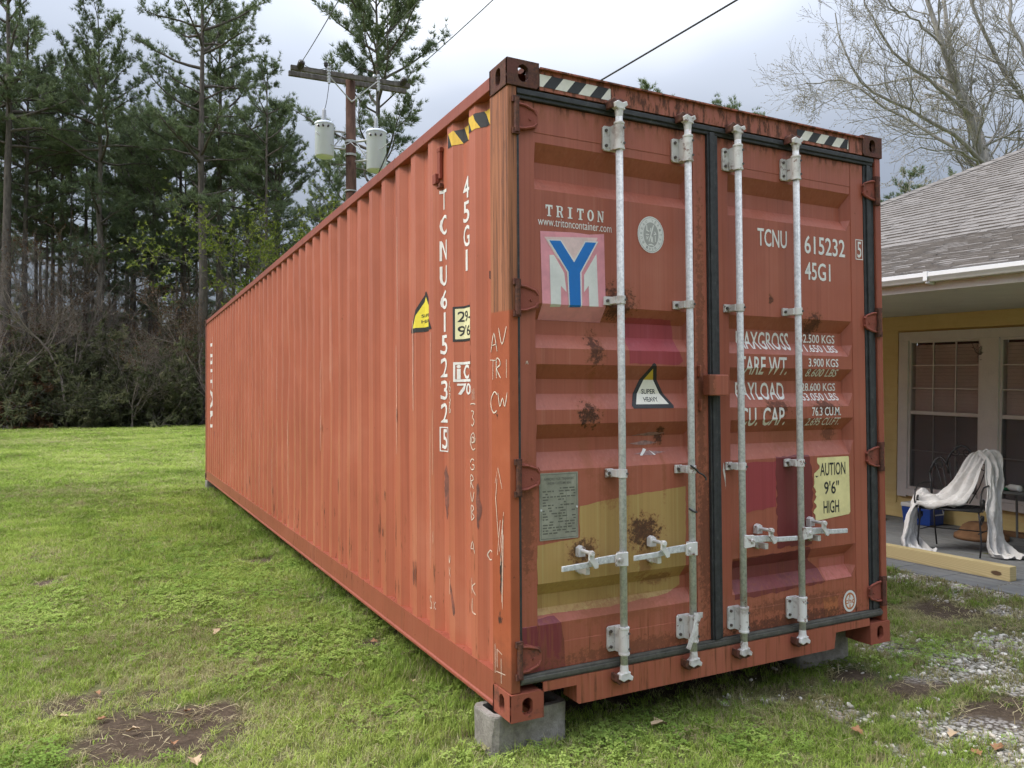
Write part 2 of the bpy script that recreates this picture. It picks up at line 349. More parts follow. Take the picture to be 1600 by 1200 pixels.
mb = MB()
for k in range(87):
    y0 = .08 + k * .139; dz = 0 if k % 2 else .014
    mb.add([(.06, y0, 2.855 + dz), (CW - .06, y0, 2.855 + dz), (CW - .06, y0 + .10, 2.855 + dz), (.06, y0 + .10, 2.855 + dz), (CW - .06, y0 + .139, 2.855 + .014 - dz), (.06, y0 + .139, 2.855 + .014 - dz)], [(0, 1, 2, 3), (3, 2, 4, 5)])
mb.build('roof', M_FRAME, CT)
mb = MB(); mb.add([(.05 + i * (CW - .1) / 40, CL - .03 - (.04 if (i // 2) % 2 else 0), z) for i in range(41) for z in (.12, 2.86)], [(2 * i, 2 * i + 2, 2 * i + 3, 2 * i + 1) for i in range(40)]); mb.build('front_wall', M_SIDE, CT)
mb = MB(); mb.box(.08, CW - .08, .07, CL - .05, .135, .16)
for k in range(36): mb.box(.08, CW - .08, .35 + k * .32, .40 + k * .32, .02, .134)
mb.build('underframe', M_FRAME, CT)
mb = MB(); mb.box(.163, CW - .163, .004, .060, 2.778, 2.868); mb.box(.163, CW - .163, -.012, .0625, 2.8685, 2.876); hd = mb.build('door_header', M_DOOR, CT)
NX = .335
sill = [(.163, .150), (CW - .163, .150), (CW - .163, .108), (CW - NX - .10, .108), (CW - NX - .115, .022), (NX + .012, .022), (NX, .030), (NX, .108), (.163, .108)]
mb = MB(); mb.prism(sill, lambda a, z: (a, .004, z), lambda a, z: (a, .012, z)); mb.prism([(.163, .150), (CW - .163, .150), (CW - .163, .142), (.163, .142)], lambda a, z: (a, .0125, z), lambda a, z: (a, .09, z))
mb.prism([(NX, .030), (NX, .108), (NX + .006, .108), (NX + .006, .030)], lambda a, z: (a, .0125, z), lambda a, z: (a, .12, z)); sl = mb.build('door_sill', M_DOOR, CT)

# ---- decals that follow the pressed sheet
PRINT = ('lettering', 'chalk_writing', 'sticker_print', 'plate_print', 'hazard_tape')
def decal(name, V2, F, mat, parent, mapf, cuts=(), axis=0, kind=None):
    bm = bmesh.new(); vs = [bm.verts.new((a, 0, c)) for a, c in V2]
    for f in F:
        try: bm.faces.new([vs[i] for i in f])
        except ValueError: pass
    bm.normal_update(); bmesh.ops.triangulate(bm, faces=[f for f in bm.faces if len(f.verts) > 4])
    lo_, hi = (min(p[axis] for p in V2), max(p[axis] for p in V2))
    no = (1, 0, 0) if axis == 0 else (0, 0, 1)
    for c in cuts:
        if lo_ + 1e-4 < c < hi - 1e-4:
            bmesh.ops.bisect_plane(bm, geom=bm.verts[:] + bm.edges[:] + bm.faces[:], plane_co=(c, 0, 0) if axis == 0 else (0, 0, c), plane_no=no, dist=1e-6)
    for v in bm.verts: v.co = mapf(v.co.x, v.co.z)
    me = bpy.data.meshes.new(name); bm.to_mesh(me); bm.free(); me.materials.append(mat)
    o = bpy.data.objects.new(name, me); COL.objects.link(o); o.parent = parent
    if name in PRINT: o['kind'] = 'stuff'     # flat print: too small to pick apart letter by letter
    return o
def dmap(off): return lambda x, z: (x, DY + dprof(z) - off, z)
def smap(off): return lambda y, z: (sprof(y) - off, y, z)
SCUT = sbreaks(.19, CL - .16)
def ddecal(name, V2, F, mat, parent, off=.002): return decal(name, V2, F, mat, parent, dmap(off), ZB, 1)
def sdecal(name, V2, F, mat, parent=None, off=.002): return decal(name, V2, F, mat, parent or CT, smap(off), SCUT, 0)
_tc = {}
def glyphs(txt, bold=0.0):
    key = (txt, bold)
    if key not in _tc:
        c = bpy.data.curves.new('t', 'FONT'); c.body = txt; c.size = 1; c.offset = bold; c.resolution_u = 3
        o = bpy.data.objects.new('t', c); COL.objects.link(o); bpy.context.view_layer.update()
        me = bpy.data.meshes.new_from_object(o.evaluated_get(bpy.context.evaluated_depsgraph_get()))
        V = np.array([v.co[:2] for v in me.vertices]); F = [tuple(p.vertices) for p in me.polygons]
        bpy.data.objects.remove(o); bpy.data.curves.remove(c); bpy.data.meshes.remove(me); _tc[key] = (V, F)
    return _tc[key]
def fit_text(txt, x0, x1, z0, z1, bold=.0, flip=False):
    V, F = glyphs(txt, bold); lo_, hi = V.min(0), V.max(0); s_ = (V - lo_) / np.maximum(hi - lo_, 1e-6)
    a = x0 + s_[:, 0] * (x1 - x0); return [(float(p), float(z0 + q * (z1 - z0))) for p, q in zip(a, s_[:, 1])], F
def join2(parts):
    V, F = [], []
    for v, f in parts:
        k = len(V); V += v; F += [tuple(i + k for i in q) for q in f]
    return V, F
def poly(pts): return list(pts), [tuple(range(len(pts)))]
def rect(x0, x1, z0, z1): return [(x0, z0), (x1, z0), (x1, z1), (x0, z1)], [(0, 1, 2, 3)]
def frame2(x0, x1, z0, z1, t): return join2([rect(x0, x1, z1 - t, z1), rect(x0, x1, z0, z0 + t), rect(x0, x0 + t, z0 + t, z1 - t), rect(x1 - t, x1, z0 + t, z1 - t)])
def ribbon(pts, w):
    """flat stroke along a 2-D polyline"""
    V, F = [], []
    for i, p in enumerate(pts):
        a, c = pts[max(i - 1, 0)], pts[min(i + 1, len(pts) - 1)]; dx, dz = c[0] - a[0], c[1] - a[1]; L = math.hypot(dx, dz) or 1
        ww = w * (.6 if i in (0, len(pts) - 1) else 1) / 2; V += [(p[0] - dz / L * ww, p[1] + dx / L * ww), (p[0] + dz / L * ww, p[1] - dx / L * ww)]
        if i: F.append((2 * i - 2, 2 * i - 1, 2 * i + 1, 2 * i))
    return V, F

# ---- doors
def door(x0, x1, p0, p1, label):
    fr = MB()
    fr.box(x0, p0, DY - .004, DY + .05, .19, 2.728); fr.box(p1, x1, DY - .004, DY + .05, .19, 2.728)
    fr.box(p0 + .0005, p1 - .0005, DY - .002, DY + .05, 2.592, 2.728); fr.box(p0 + .0005, p1 - .0005, DY - .0015, DY + .05, .19, .306)
    d = fr.build('door', M_DOOR, CT, bevel=.002); d['label'] = label
    zs = sorted(ZB + [.3055, 2.5925]); e = .035; xs = [p0, p0 + .002, p0 + .006, p1 - e, p1 - .002, p1]; pm = MB(); nz = len(zs); vs = []
    rr = random.Random(int(x0 * 100))
    for i, x in enumerate(xs):
        for z in zs:
            k = 1 if i in (2, 3) else 0; vs.append((x, DY + dprof(z) * k + (rr.uniform(-.0004, .0004) if k else 0), z))
    pm.add(vs, [(i * nz + j, (i + 1) * nz + j, (i + 1) * nz + j + 1, i * nz + j + 1) for i in range(5) for j in range(nz - 1)])
    # recesses start 2 mm above/below their crease rows: crease rows at depth 0 come from dprof itself
    pm.build('door_panel', M_DOOR, d); return d
DL = door(.066, 1.138, .148, 1.056, 'left door leaf with mustard repair patch'); DR = door(1.206, 2.300, 1.282, 2.198, 'right door leaf with weight stencils')
g = MB(); g.box(.0525, 2.372, .012, .03, 2.729, 2.777); g.box(.0525, 2.372, .004, .012, 2.745, 2.770); g.build('gasket', M_RUB, CT, bevel=.004)
g = MB(); g.box(1.139, 1.205, .010, .06, .1905, 2.7285); g.box(1.148, 1.180, .002, .0095, .1905, 2.74); g.build('gasket', M_RUB, CT, bevel=.004)
g = MB(); g.box(2.301, 2.384, .020, .06, .1905, 2.7285); g.box(2.318, 2.352, .010, .0195, .1905, 2.7285); g.build('gasket', M_RUB, CT, bevel=.004)
g = MB(); g.box(.0525, .0655, .016, .06, .1905, 2.7285); g.build('gasket', M_RUB, CT)
g = MB(); g.box(.0525, 2.384, .008, .06, .1505, .189); g.box(.0525, 2.384, .000, .0078, .160, .180); g.build('gasket', M_RUBD, CT, bevel=.003)
# hinges
for side, zz in ((0, (2.646, 1.840, 1.052, .262)), (1, (2.585, 1.825, 1.055, .290))):
    for z in zz:
        X = (lambda a: a) if side == 0 else (lambda a: 2.438 - a)
        y = DY - .0045; h = MB()
        ol = [(.052, .060), (.085, .060), (.152, .040), (.158, .030), (.158, -.030), (.152, -.040), (.085, -.056), (.052, -.056)]
        if side: ol = [(a * .92 + .004, c * .8) for a, c in ol]
        h.prism(ol, lambda a, c: (X(a), y, z + c), lambda a, c: (X(a), y - .016, z + c))
        for s_ in (1, -1):
            h.tube([(X(.055), y - .018, z + s_ * .054), (X(.09), y - .020, z + s_ * .052), (X(.140), y - .016, z + s_ * .036), (X(.153), y - .014, z + s_ * .018)], .0065, 6)
        h.cyl((X(.118), y - .016, z - .006), (X(.118), y - .021, z - .006), .006, 8)
        hg = h.build('hinge', M_HINGE, DL if side == 0 else DR)
        k = MB(); k.tube([(X(.046), .000, z - .075), (X(.046), .000, z + .075)], .013, 10)
        for c in (-.07, .07): k.box(min(X(.026), X(.060)), max(X(.026), X(.060)), -.006, .022, z + c - .013, z + c + .013)
        k.build('hinge_lug', M_CAST, CT)

# ---- locking bars
BY = -.036
def locking_bar(x, dirn, zc, hlen, catch, label, strap=False):
    m = MB(); m.cyl((x, BY, .155), (x, BY, 2.725), .0172, 14); L = m.build('locking_bar', M_BAR, CT, smooth=True); L['label'] = label
    for z0, z1 in ((2.556, 2.680), (.222, .345)):
        k = MB(); k.prism([(x - .056, z0 + .012), (x - .048, z0 + .004), (x + .018, z0 + .004), (x + .018, z1 - .004), (x - .048, z1 - .004), (x - .056, z1 - .012)], lambda a, z: (a, DY - .004, z), lambda a, z: (a, DY - .016, z))
        k.box(x - .019, x + .019, BY, DY - .0165, z0 + .006, z1 - .006)
        k.tube([(x, BY, z0), (x, BY, z1)], .0235, 14); k.tube([(x, BY, z0 - .003), (x, BY, z0 + .008)], .026, 14); k.tube([(x, BY, z1 - .008), (x, BY, z1 + .003)], .026, 14)
        q = k.build('guide_bracket', M_FIT, L, smooth=False, bevel=.0015)
        for zz in (z0 + .026, z1 - .026):
            MB().tube([(x - .040, DY - .016, zz), (x - .040, DY - .023, zz)], .0075, 8).build('bolt', M_BOLT, L); MB().tube([(x + .013, BY - .019, zz), (x + .013, BY - .0255, zz)], .006, 8).build('bolt', M_BOLT, L)
    for z in (1.853, 1.050):
        k = MB(); k.box(x - .056, x - .016, DY - .017, DY - .0045, z - .020, z + .020); k.tube([(x, BY, z - .019), (x, BY, z + .019)], .0225, 14); k.box(x - .030, x + .020, BY + .004, DY - .0175, z - .017, z + .017)
        k.build('bar_clamp', M_FIT, L, bevel=.0015)
        MB().tube([(x - .042, DY - .017, z), (x - .042, DY - .024, z)], .0075, 8).build('bolt', M_BOLT, L); MB().tube([(x + .012, BY - .018, z), (x + .012, BY - .025, z)], .0055, 8).build('bolt', M_BOLT, L)
    # cams and keepers
    for z, s_ in ((2.735, 1), (.148, -1)):
        k = MB(); k.tube([(x, BY, z - s_ * .03), (x, BY, z), (x, BY, z + s_ * .012)], [.0172, .020, .024], 12)
        k.prism([(-.030, 0), (-.034, .022), (-.014, .034), (.010, .026), (.034, .036), (.040, .018), (.022, .004), (.026, -.006), (0, -.010)], lambda a, c: (x + a, BY - .018, z + s_ * (.012 + c)), lambda a, c: (x + a, BY + .016, z + s_ * (.012 + c)))
        k.build('cam', M_FIT, L, bevel=.003)
        k = MB(); k.prism([(-.048, -.010), (-.050, .030), (-.030, .052), (-.012, .044), (.010, .050), (.036, .044), (.042, .010), (.030, -.006), (.018, .020), (-.018, .022), (-.030, -.004)], lambda a, c: (x + a, .003, z + s_ * (.018 + c * .85)), lambda a, c: (x + a, -.040, z + s_ * (.018 + c * .85)))
        k.build('cam_keeper', M_CAST, CT, bevel=.004)
    # handle, hub and catch
    k = MB(); hx = x + dirn * .042
    k.prism([(x - dirn * .012, zc - .040), (x + dirn * .060, zc - .036), (x + dirn * .064, zc - .028), (x + dirn * .064, zc + .026), (x + dirn * .056, zc + .034), (x - dirn * .012, zc + .036)], lambda a, z: (a, BY - .016, z), lambda a, z: (a, BY - .026, z))
    k.prism([(x, zc - .038), (x + dirn * .030, zc - .036), (x + dirn * .030, zc + .033), (x, zc + .034)], lambda a, z: (a, BY + .016, z), lambda a, z: (a, BY - .0155, z))
    k.tube([(hx, BY - .026, zc), (hx, BY - .034, zc)], .011, 10); k.v = [(x + (a - x) * .9, c, zc + (e - zc) * .85) for a, c, e in k.v]; k.build('handle_hub', M_FIT, L, bevel=.002)
    k = MB(); ex = x + dirn * hlen
    pts = [(x + dirn * .05, BY - .006, zc + .003), (x + dirn * (hlen * .42), BY - .008, zc + .001), (x + dirn * (hlen * .62), BY - .022, zc - .008), (ex, BY - .026, zc - .012)]
    for i in range(3):
        a, c = Vector(pts[i]), Vector(pts[i + 1]); h0, h1 = (.018, .016, .013, .012)[i:i + 2]
        k.add([(a.x, a.y - .005, a.z - h0), (c.x, c.y - .005, c.z - h1), (c.x, c.y - .005, c.z + h1), (a.x, a.y - .005, a.z + h0), (a.x, a.y + .005, a.z - h0), (c.x, c.y + .005, c.z - h1), (c.x, c.y + .005, c.z + h1), (a.x, a.y + .005, a.z + h0)],
              [(0, 1, 2, 3), (4, 7, 6, 5), (0, 4, 5, 1), (3, 2, 6, 7), (0, 3, 7, 4), (1, 5, 6, 2)])
    k.build('handle', [M_BAR], L, bevel=.003)
    k = MB(); cx = catch; yb = DY - .003; zc_ = zc
    k.prism([(cx - .030, zc - .020), (cx - .024, zc - .062), (cx, zc - .078), (cx + .024, zc - .062), (cx + .030, zc - .020)], lambda a, z: (a, yb, z), lambda a, z: (a, yb - .020, z))
    k.box(cx - .014, cx + .014, BY - .012, yb - .0205, zc - .066, zc - .030)
    k.prism([(cx - .024, zc + .022), (cx - .022, zc + .070), (cx, zc + .084), (cx + .022, zc + .070), (cx + .022, zc + .022)], lambda a, z: (a, yb, z), lambda a, z: (a, yb - .030, z))
    k.prism([(cx - .014, zc + .072), (cx + .014, zc + .070), (cx + .020, zc + .024), (cx + .046, zc - .002), (cx + .044, zc - .026), (cx + .022, zc - .030), (cx + .004, zc - .004), (cx - .018, zc + .020)], lambda a, z: (a, BY - .036, z), lambda a, z: (a, BY - .046, z))
    k.tube([(cx, yb - .03, zc + .056), (cx, BY - .054, zc + .056)], .011, 10); k.tube([(cx, BY - .046, zc + .056), (cx, BY - .056, zc + .056)], .015, 10)
    k.v = [(cx + (a - cx) * .80, c, zc_ + (e - zc_) * .82) for a, c, e in k.v]
    k.build('handle_catch', M_FIT, L, bevel=.002)
    return L
locking_bar(.567, -1, .662, .345, .366, 'leftmost locking bar'); B2 = locking_bar(.974, -1, .672, .366, .766, 'second locking bar with cable ties'); locking_bar(1.298, 1, .676, .350, 1.448, 'third locking bar'); locking_bar(1.706, 1, .684, .318, 1.828, 'rightmost locking bar')
k = MB(); k.box(1.083, 1.205, -.050, .0015, 1.408, 1.512); k.box(1.068, 1.0825, .004, .025, 1.500, 1.560); k.box(1.072, 1.086, .004, .025, 1.33, 1.39); k.build('lock_box', M_DOOR, CT, bevel=.005)
# cable ties on the second bar, white strap at its foot
k = MB(); k.tube([(.950, -.058, 1.072), (.974, -.062, 1.056), (1.000, -.058, 1.035), (1.030, -.056, 1.022), (1.046, -.056, 1.006), (1.047, -.056, .995)], .0045, 6); k.build('cable_tie', M_RUB, B2)
k = MB(); k.tube([(.952, -.040, .862), (.960, -.056, .852), (.974, -.058, .846), (.992, -.050, .844), (.996, -.036, .846)], .0045, 6); k.build('cable_tie', M_RUB, B2)
k = MB()
for a, c in (((.948, -.072, .358), (1.004, -.070, .352)), ((.985, -.076, .362), (.906, -.080, .205)), ((.962, -.074, .36), (.955, -.075, .30))):
    a, c = Vector(a), Vector(c); d = (c - a).normalized(); nn = Vector((-d.z, 0, d.x)) * .011
    k.add([a + nn, a - nn, c - nn * 1.2, c + nn * 1.2] + [q + Vector((0, .003, 0)) for q in (a + nn, a - nn, c - nn * 1.2, c + nn * 1.2)], [(0, 1, 2, 3), (4, 7, 6, 5), (0, 4, 5, 1), (1, 5, 6, 2), (2, 6, 7, 3), (3, 7, 4, 0)])
k.build('fabric_strap', M_FIT, B2)
# ================================================================ paint repairs, stickers and lettering on the container
M_MAR = paint('maroon repair paint', (.20, .038, .045), door=True); M_PINK = paint('rose repair paint', (.34, .055, .062), door=True); M_MUST = paint('mustard repair paint', (.44, .275, .10), door=True, streak=.35)
M_MARD = paint('dark maroon brushed paint', (.19, .040, .040), door=True, streak=.9); M_ORNG = paint('orange repair paint', (.46, .15, .065), door=True); M_SALM = paint('salmon repair paint', (.44, .13, .10), door=True)
def jag(pts, amp, step, rr):
    o = []
    for i in range(len(pts)):
        a, c = pts[i], pts[(i + 1) % len(pts)]; L = math.hypot(c[0] - a[0], c[1] - a[1]); n = max(1, int(L / step))
        for k in range(n):
            t = k / n; o.append((a[0] + (c[0] - a[0]) * t + (rr.uniform(-amp, amp) if k else 0), a[1] + (c[1] - a[1]) * t + (rr.uniform(-amp, amp) if k else 0)))
    return o
rj = random.Random(11)
def patch(pts, mat, off=.0012, amp=.003, step=.03, name='paint_patch', par=None):
    V = jag(pts, amp, step, rj); me, F = V, [tuple(range(len(V)))]
    return ddecal(name, me, F, mat, par or DL, off)
patch([(.660, 1.785), (.930, 1.785), (.955, 1.75), (.958, 1.64), (.985, 1.58), (.96, 1.562), (.66, 1.562)], M_PINK)
patch([(.152, .745), (.372, .762), (.375, .905), (.60, .932), (.99, .962), (.985, .470), (.90, .440), (.55, .420), (.152, .428)], M_MUST)
patch([(.150, .415), (.245, .42), (.27, .39), (.285, .31), (.290, .194), (.150, .194)], M_MAR, .0035)
patch([(.068, .485), (.1475, .487), (.1475, .194), (.068, .194)], M_MAR, .0055)
patch([(1.600, 1.085), (1.845, 1.085), (1.87, .93), (1.855, .60), (1.60, .60)], M_MARD, par=DR, amp=.008, step=.02)
patch([(1.300, .560), (1.84, .585), (1.88, .50), (1.95, .45), (1.955, .385), (1.62, .37), (1.300, .365)], M_MARD, .0013, par=DR, amp=.006)
patch([(1.960, .50), (2.165, .50), (2.168, .39), (1.962, .388)], M_SALM, .0018, par=DR)
patch([(1.93, .300), (2.05, .300), (2.052, .200), (1.945, .195)], M_ORNG, .0035, par=DR)
patch([(1.36, 1.06), (1.598, 1.06), (1.596, .82), (1.37, .80)], M_PINK, .0011, par=DR, amp=.004)
M_DENT = speckle('scraped primer', (.30, .17, .15), .6, .4, 30)
for pts in ([(.70, 1.218), (.80, 1.232), (.90, 1.226), (.82, 1.214)], [(.67, 1.178), (.78, 1.192), (.86, 1.180), (.78, 1.17)], [(.70, 1.128), (.80, 1.142), (.90, 1.135), (.80, 1.12)]): patch(pts, M_DENT, .0022, .002, .02, 'scrape')
for pts in ([(.735, 1.122), (.770, 1.155), (.785, 1.148), (.748, 1.120)], [(.80, 1.145), (.83, 1.122), (.820, 1.120)]): patch(pts, M_WHITE, .0028, .001, .02, 'bare_metal_scrape')
# ---- left door stickers
def px(pts, sc, ox, oy): return [on_door(ox + a / sc, oy + c / sc) for a, c in pts]
M_STPINK = speckle('faded pink vinyl', (.74, .30, .34), .45, .2, 7, fine=25); M_STW = speckle('white vinyl', (.74, .72, .68), .45, .10, 9); M_STB = speckle('blue vinyl', (.008, .165, .52), .4, .10, 12); M_STFADE = speckle('bleached vinyl', (.76, .55, .52), .45, .18, 9)
sh = px([(22, 365), (330, 380), (480, 400), (620, 395), (636, 1040)], 6, 840, 300); sx_ = [p[0] for p in sh]
ST = ddecal('sticker', *poly([(sh[4][0], 1.757), sh[4], sh[3], sh[2], sh[1], sh[0], (sh[0][0] + .010, 1.757)]), M_STPINK, DL, .002); ST['label'] = 'pink sticker with blue letter Y'
ddecal('sticker_print', *poly(px([(60, 420), (560, 430), (480, 640), (340, 690), (180, 620)], 6, 840, 300)), M_STFADE, DL, .0028)
ddecal('sticker_print', *join2([poly(px([(108, 590), (150, 590), (246, 760), (268, 938), (215, 880), (217, 1076), (122, 1076)], 6, 840, 300)), poly(px([(548, 580), (568, 1076), (482, 1076), (475, 880), (432, 940), (432, 780)], 6, 840, 300))]), M_STW, DL, .0032)
ddecal('sticker_print', *poly(px([(85, 446), (216, 448), (338, 636), (438, 462), (565, 466), (408, 758), (414, 1080), (290, 1080), (274, 754)], 6, 840, 300)), M_STW, DL, .0037)
ddecal('sticker_print', *poly(px([(105, 455), (210, 458), (338, 662), (445, 472), (545, 477), (395, 755), (402, 1080), (300, 1080), (285, 750)], 6, 840, 300)), M_STB, DL, .0043)
SLAB = {'T': [rect(0, 1, .84, 1), rect(0, .13, .66, .84), rect(.87, 1, .66, .84), rect(.36, .64, .1, .84), rect(.2, .8, 0, .1)],
        'R': [rect(.1, .36, .1, .9), rect(0, .5, 0, .1), rect(0, .72, .9, 1), poly([(.72, 1), (.72, .9), (.68, .8), (.68, .62), (.72, .55), (.92, .60), (.97, .72), (.95, .90)]), rect(.36, .80, .46, .56), poly([(.52, .46), (.76, .46), (1.05, 0), (.76, 0)])],
        'I': [rect(.35, .65, .1, .9), rect(.15, .85, 0, .1), rect(.15, .85, .9, 1)],
        'N': [rect(.08, .22, .1, .9), rect(0, .32, 0, .1), rect(.78, .92, .2, .9), rect(.66, 1, .9, 1), poly([(0, 1), (.30, 1), (.92, .0), (.70, 0), (.08, .9)])]}
def ring(cx, cz, rx, rz, ix, iz, n=28):
    V = [(cx + rx * math.cos(2 * math.pi * i / n), cz + rz * math.sin(2 * math.pi * i / n)) for i in range(n)] + [(cx + ix * math.cos(2 * math.pi * i / n), cz + iz * math.sin(2 * math.pi * i / n)) for i in range(n)]
    return V, [(i, (i + 1) % n, n + (i + 1) % n, n + i) for i in range(n)]
def disc(cx, cz, rx, rz, n=32): return poly([(cx + rx * math.cos(2 * math.pi * i / n), cz + rz * math.sin(2 * math.pi * i / n)) for i in range(n)])
SLAB['O'] = [ring(.5, .5, .5, .51, .22, .38)]
x = .206; parts = []
for ch in 'TRITON':
    wd = .036
    for V, F in SLAB[ch]: parts.append(([(x + a * wd, 2.222 + c * .052) for a, c in V], F))
    x += .0556
ddecal('lettering', *join2(parts), M_WHITE, DL); ddecal('lettering', *fit_text('www.tritoncontainer.com', .166, .563, 2.178, 2.214, .0), M_WHITE, DL)
M_GREY = speckle('grey print', (.38, .37, .34), .5, .15, 20)
cx, cz = .793, 2.190
ov = ddecal('sticker', *disc(cx, cz, .079, .089), M_STW, DL, .002); ov['label'] = 'white oval certificate sticker'
ddecal('sticker_print', *ring(cx, cz, .074, .084, .0715, .0815), M_GREY, DL, .0027); ddecal('sticker_print', *disc(cx, cz, .045, .060), M_GREY, DL, .0027)
arc = []
for txt, a0, a1 in (('BUREAU VERITAS', 215, -35), ('1828', 245, 295)):
    for i, ch in enumerate(txt):
        if ch == ' ': continue
        a = R(a0 + (a1 - a0) * i / (len(txt) - 1)); px_, pz_ = cx + .058 * math.cos(a), cz + .070 * math.sin(a); V, F = fit_text(ch, -.0055, .0055, -.0065, .0065, .01); t = a - math.pi / 2 if a0 < 240 else a + math.pi / 2
        arc.append(([(px_ + p * math.cos(t) - q * math.sin(t), pz_ + p * math.sin(t) + q * math.cos(t)) for p, q in V], F))
ddecal('lettering', *join2(arc), M_GREY, DL, .0030)
E_ = lambda pts: [(cx + (a - 430) / 12 / 264. * 1.0, cz - (c - 560) / 12 / 345.) for a, c in pts]
em = [ribbon(E_(q), .0075) for q in ([(350, 370), (352, 480), (395, 500)], [(480, 360), (450, 470), (430, 560), (390, 700)], [(500, 490), (520, 540), (480, 560)], [(330, 560), (390, 565)], [(345, 600), (350, 660), (380, 600)], [(455, 600), (455, 690)], [(510, 580), (512, 700)], [(430, 560), (440, 700), (470, 710)], [(380, 770), (430, 760), (480, 775)], [(430, 420), (415, 500)])]
ddecal('sticker_print', *join2(em), M_STW, DL, .0034)
# warning triangle
def tri(ax, az, bx0, bx1, bz, sh_): 
    c = ((ax + bx0 + bx1) / 3, (az + 2 * bz) / 3); return [(c[0] + (p - c[0]) * sh_, c[1] + (q - c[1]) * sh_) for p, q in ((bx0, bz), (bx0 - .0, bz), (bx1, bz), (ax, az))][1:]
M_CRM = speckle('cream vinyl', (.78, .74, .62), .45, .10, 9); M_OCH = speckle('ochre vinyl', (.62, .42, .04), .45, .1, 9)
tri0 = [(.678, 1.362), (.684, 1.348), (.922, 1.348), (.928, 1.360), (.815, 1.562), (.805, 1.568), (.795, 1.562)]
so = ddecal('sticker', *poly(tri0), M_BLACK, DL, .002); so['label'] = 'white triangular warning sticker SUPER HEAVY'
ddecal('sticker_print', *poly([(.705, 1.368), (.901, 1.368), (.834, 1.487), (.776, 1.487)]), M_CRM, DL, .0028); ddecal('sticker_print', *poly([(.776, 1.4875), (.834, 1.4875), (.805, 1.540)]), M_OCH, DL, .0028)
ddecal('lettering', *join2([fit_text('SUPER', .762, .846, 1.418, 1.442, .015), fit_text('HEAVY', .762, .846, 1.380, 1.403, .015)]), M_BLACK, DL, .0036)
# data plate
b = NB('etched data plate'); M_PLATE = b.done(b.ramp(b.noise(14, 5, .7), [(.3, (.22, .215, .165)), (.6, (.33, .32, .25)), (.8, (.42, .40, .33))]), .55, .1)
pm = MB(); pm.box(.163, .364, DY - .004, DY - .0005, .764, 1.064); pl = pm.build('data_plate', M_PLATE, DL); pl['label'] = 'grey etched data plate'
M_ETCH = speckle('etched print', (.12, .115, .09), .6, .3, 40)
tx = [fit_text('APPROVED FOR TRANSPORT', .185, .345, 1.030, 1.042, .01), fit_text('UNDER CUSTOMS SEAL', .200, .330, 1.012, 1.023, .01)]
rr = random.Random(5); z = .995
while z > .785:
    x = .178
    while x < .345:
        wl = rr.uniform(.008, .03)
        if rr.random() < .72: tx.append(rect(x, min(x + wl, .35), z - .004, z + .002))
        x += wl + .006
    z -= .0125
tx += [frame2(.169, .358, .770, 1.058, .002), rect(.262, .2635, .80, .93), rect(.30, .3015, .80, .98)]
ddecal('plate_print', *join2(tx), M_ETCH, DL, .0046)
for a, c in ((.170, .90), (.357, .905)): MB().tube([(a, DY - .004, c), (a, DY - .007, c)], .005, 8).build('rivet', M_BAR, DL)
# ---- right door stencils
def dtext(t, u0, v0, u1, v1, bold=.012, zt=None, par=None):
    x0, zt_ = on_door(u0, v0); x1, zb_ = on_door(u1, v1); x0b, zb2 = on_door(u0, v1)
    return fit_text(t, x0, x1, (zb_ + zb_) / 2, zt_, bold)
RT = [fit_text('TCNU', 1.488, 1.700, 2.197, 2.292, .012), fit_text('615232', 1.832, 2.150, 2.184, 2.284, .012), fit_text('45G1', 1.832, 2.030, 2.040, 2.138, .012)]
ddecal('lettering', *join2(RT), M_WHITE, DR)
ddecal('lettering', *join2([frame2(2.232, 2.292, 2.180, 2.296, .005), fit_text('5', 2.247, 2.280, 2.192, 2.284, .012)]), M_WHITE, DR, .0062)
rows = [('MAXGROSS', 1.652, 1.748, '32.500 KGS', '71.650 LBS'), ('TARE WT.', 1.517, 1.612, '3.900 KGS', '8.600 LBS'), ('PAYLOAD', 1.385, 1.478, '28.600 KGS', '63.050 LBS'), ('CU. CAP.', 1.248, 1.345, '76.3 CU.M.', '2.695 CU.FT.')]
wd = [(1.375, 1.752), (1.348, 1.702), (1.366, 1.712), (1.353, 1.680)]; nx = [(1.838, 2.112), (1.850, 2.082), (1.846, 2.112), (1.872, 2.096)]; lx = [(1.818, 2.104), (1.849, 2.089), (1.827, 2.113), (1.843, 2.105)]
L1 = []
for i, (t, z0, z1, a, c) in enumerate(rows):
    L1 += [fit_text(t, *wd[i], z0, z1, .012), fit_text(a, *nx[i], z0 + .047, z1 - .002, .010), fit_text(c, *lx[i], z0 - .006, z0 + .036, .008)]
ddecal('lettering', *join2(L1), M_WHITE, DR)
M_CAUT = speckle('aged cream vinyl', (.78, .68, .33), .5, .16, 8, fine=30)
cp = [(1.885, .722), (2.150, .742), (2.160, .755), (2.155, 1.060), (2.150, 1.066), (1.905, 1.066)]; zz = 1.05
while zz > .74: cp.append((1.880 + rj.uniform(-.012, .020) + (.025 if zz > .98 else 0), zz)); zz -= .014
cs = ddecal('sticker', *poly(cp), M_CAUT, DR, .002); cs['label'] = 'torn cream CAUTION 9\'6" HIGH sticker'
ddecal('lettering', *join2([fit_text('AUTION', 1.926, 2.125, .965, 1.036, .012), fit_text('9\'6"', 1.955, 2.072, .862, .934, .012), fit_text('HIGH', 1.948, 2.070, .758, .828, .012), ribbon([(1.890, .968), (1.898, .962), (1.908, .966)], .009)]), M_BLACK, DR, .0028)
cx, cz = 2.143, .258
cs = ddecal('sticker', *disc(cx, cz, .052, .060), M_STW, DR, .0035); cs['label'] = 'small round white and orange sticker'
M_OR2 = speckle('orange print', (.50, .17, .05), .5, .1, 9)
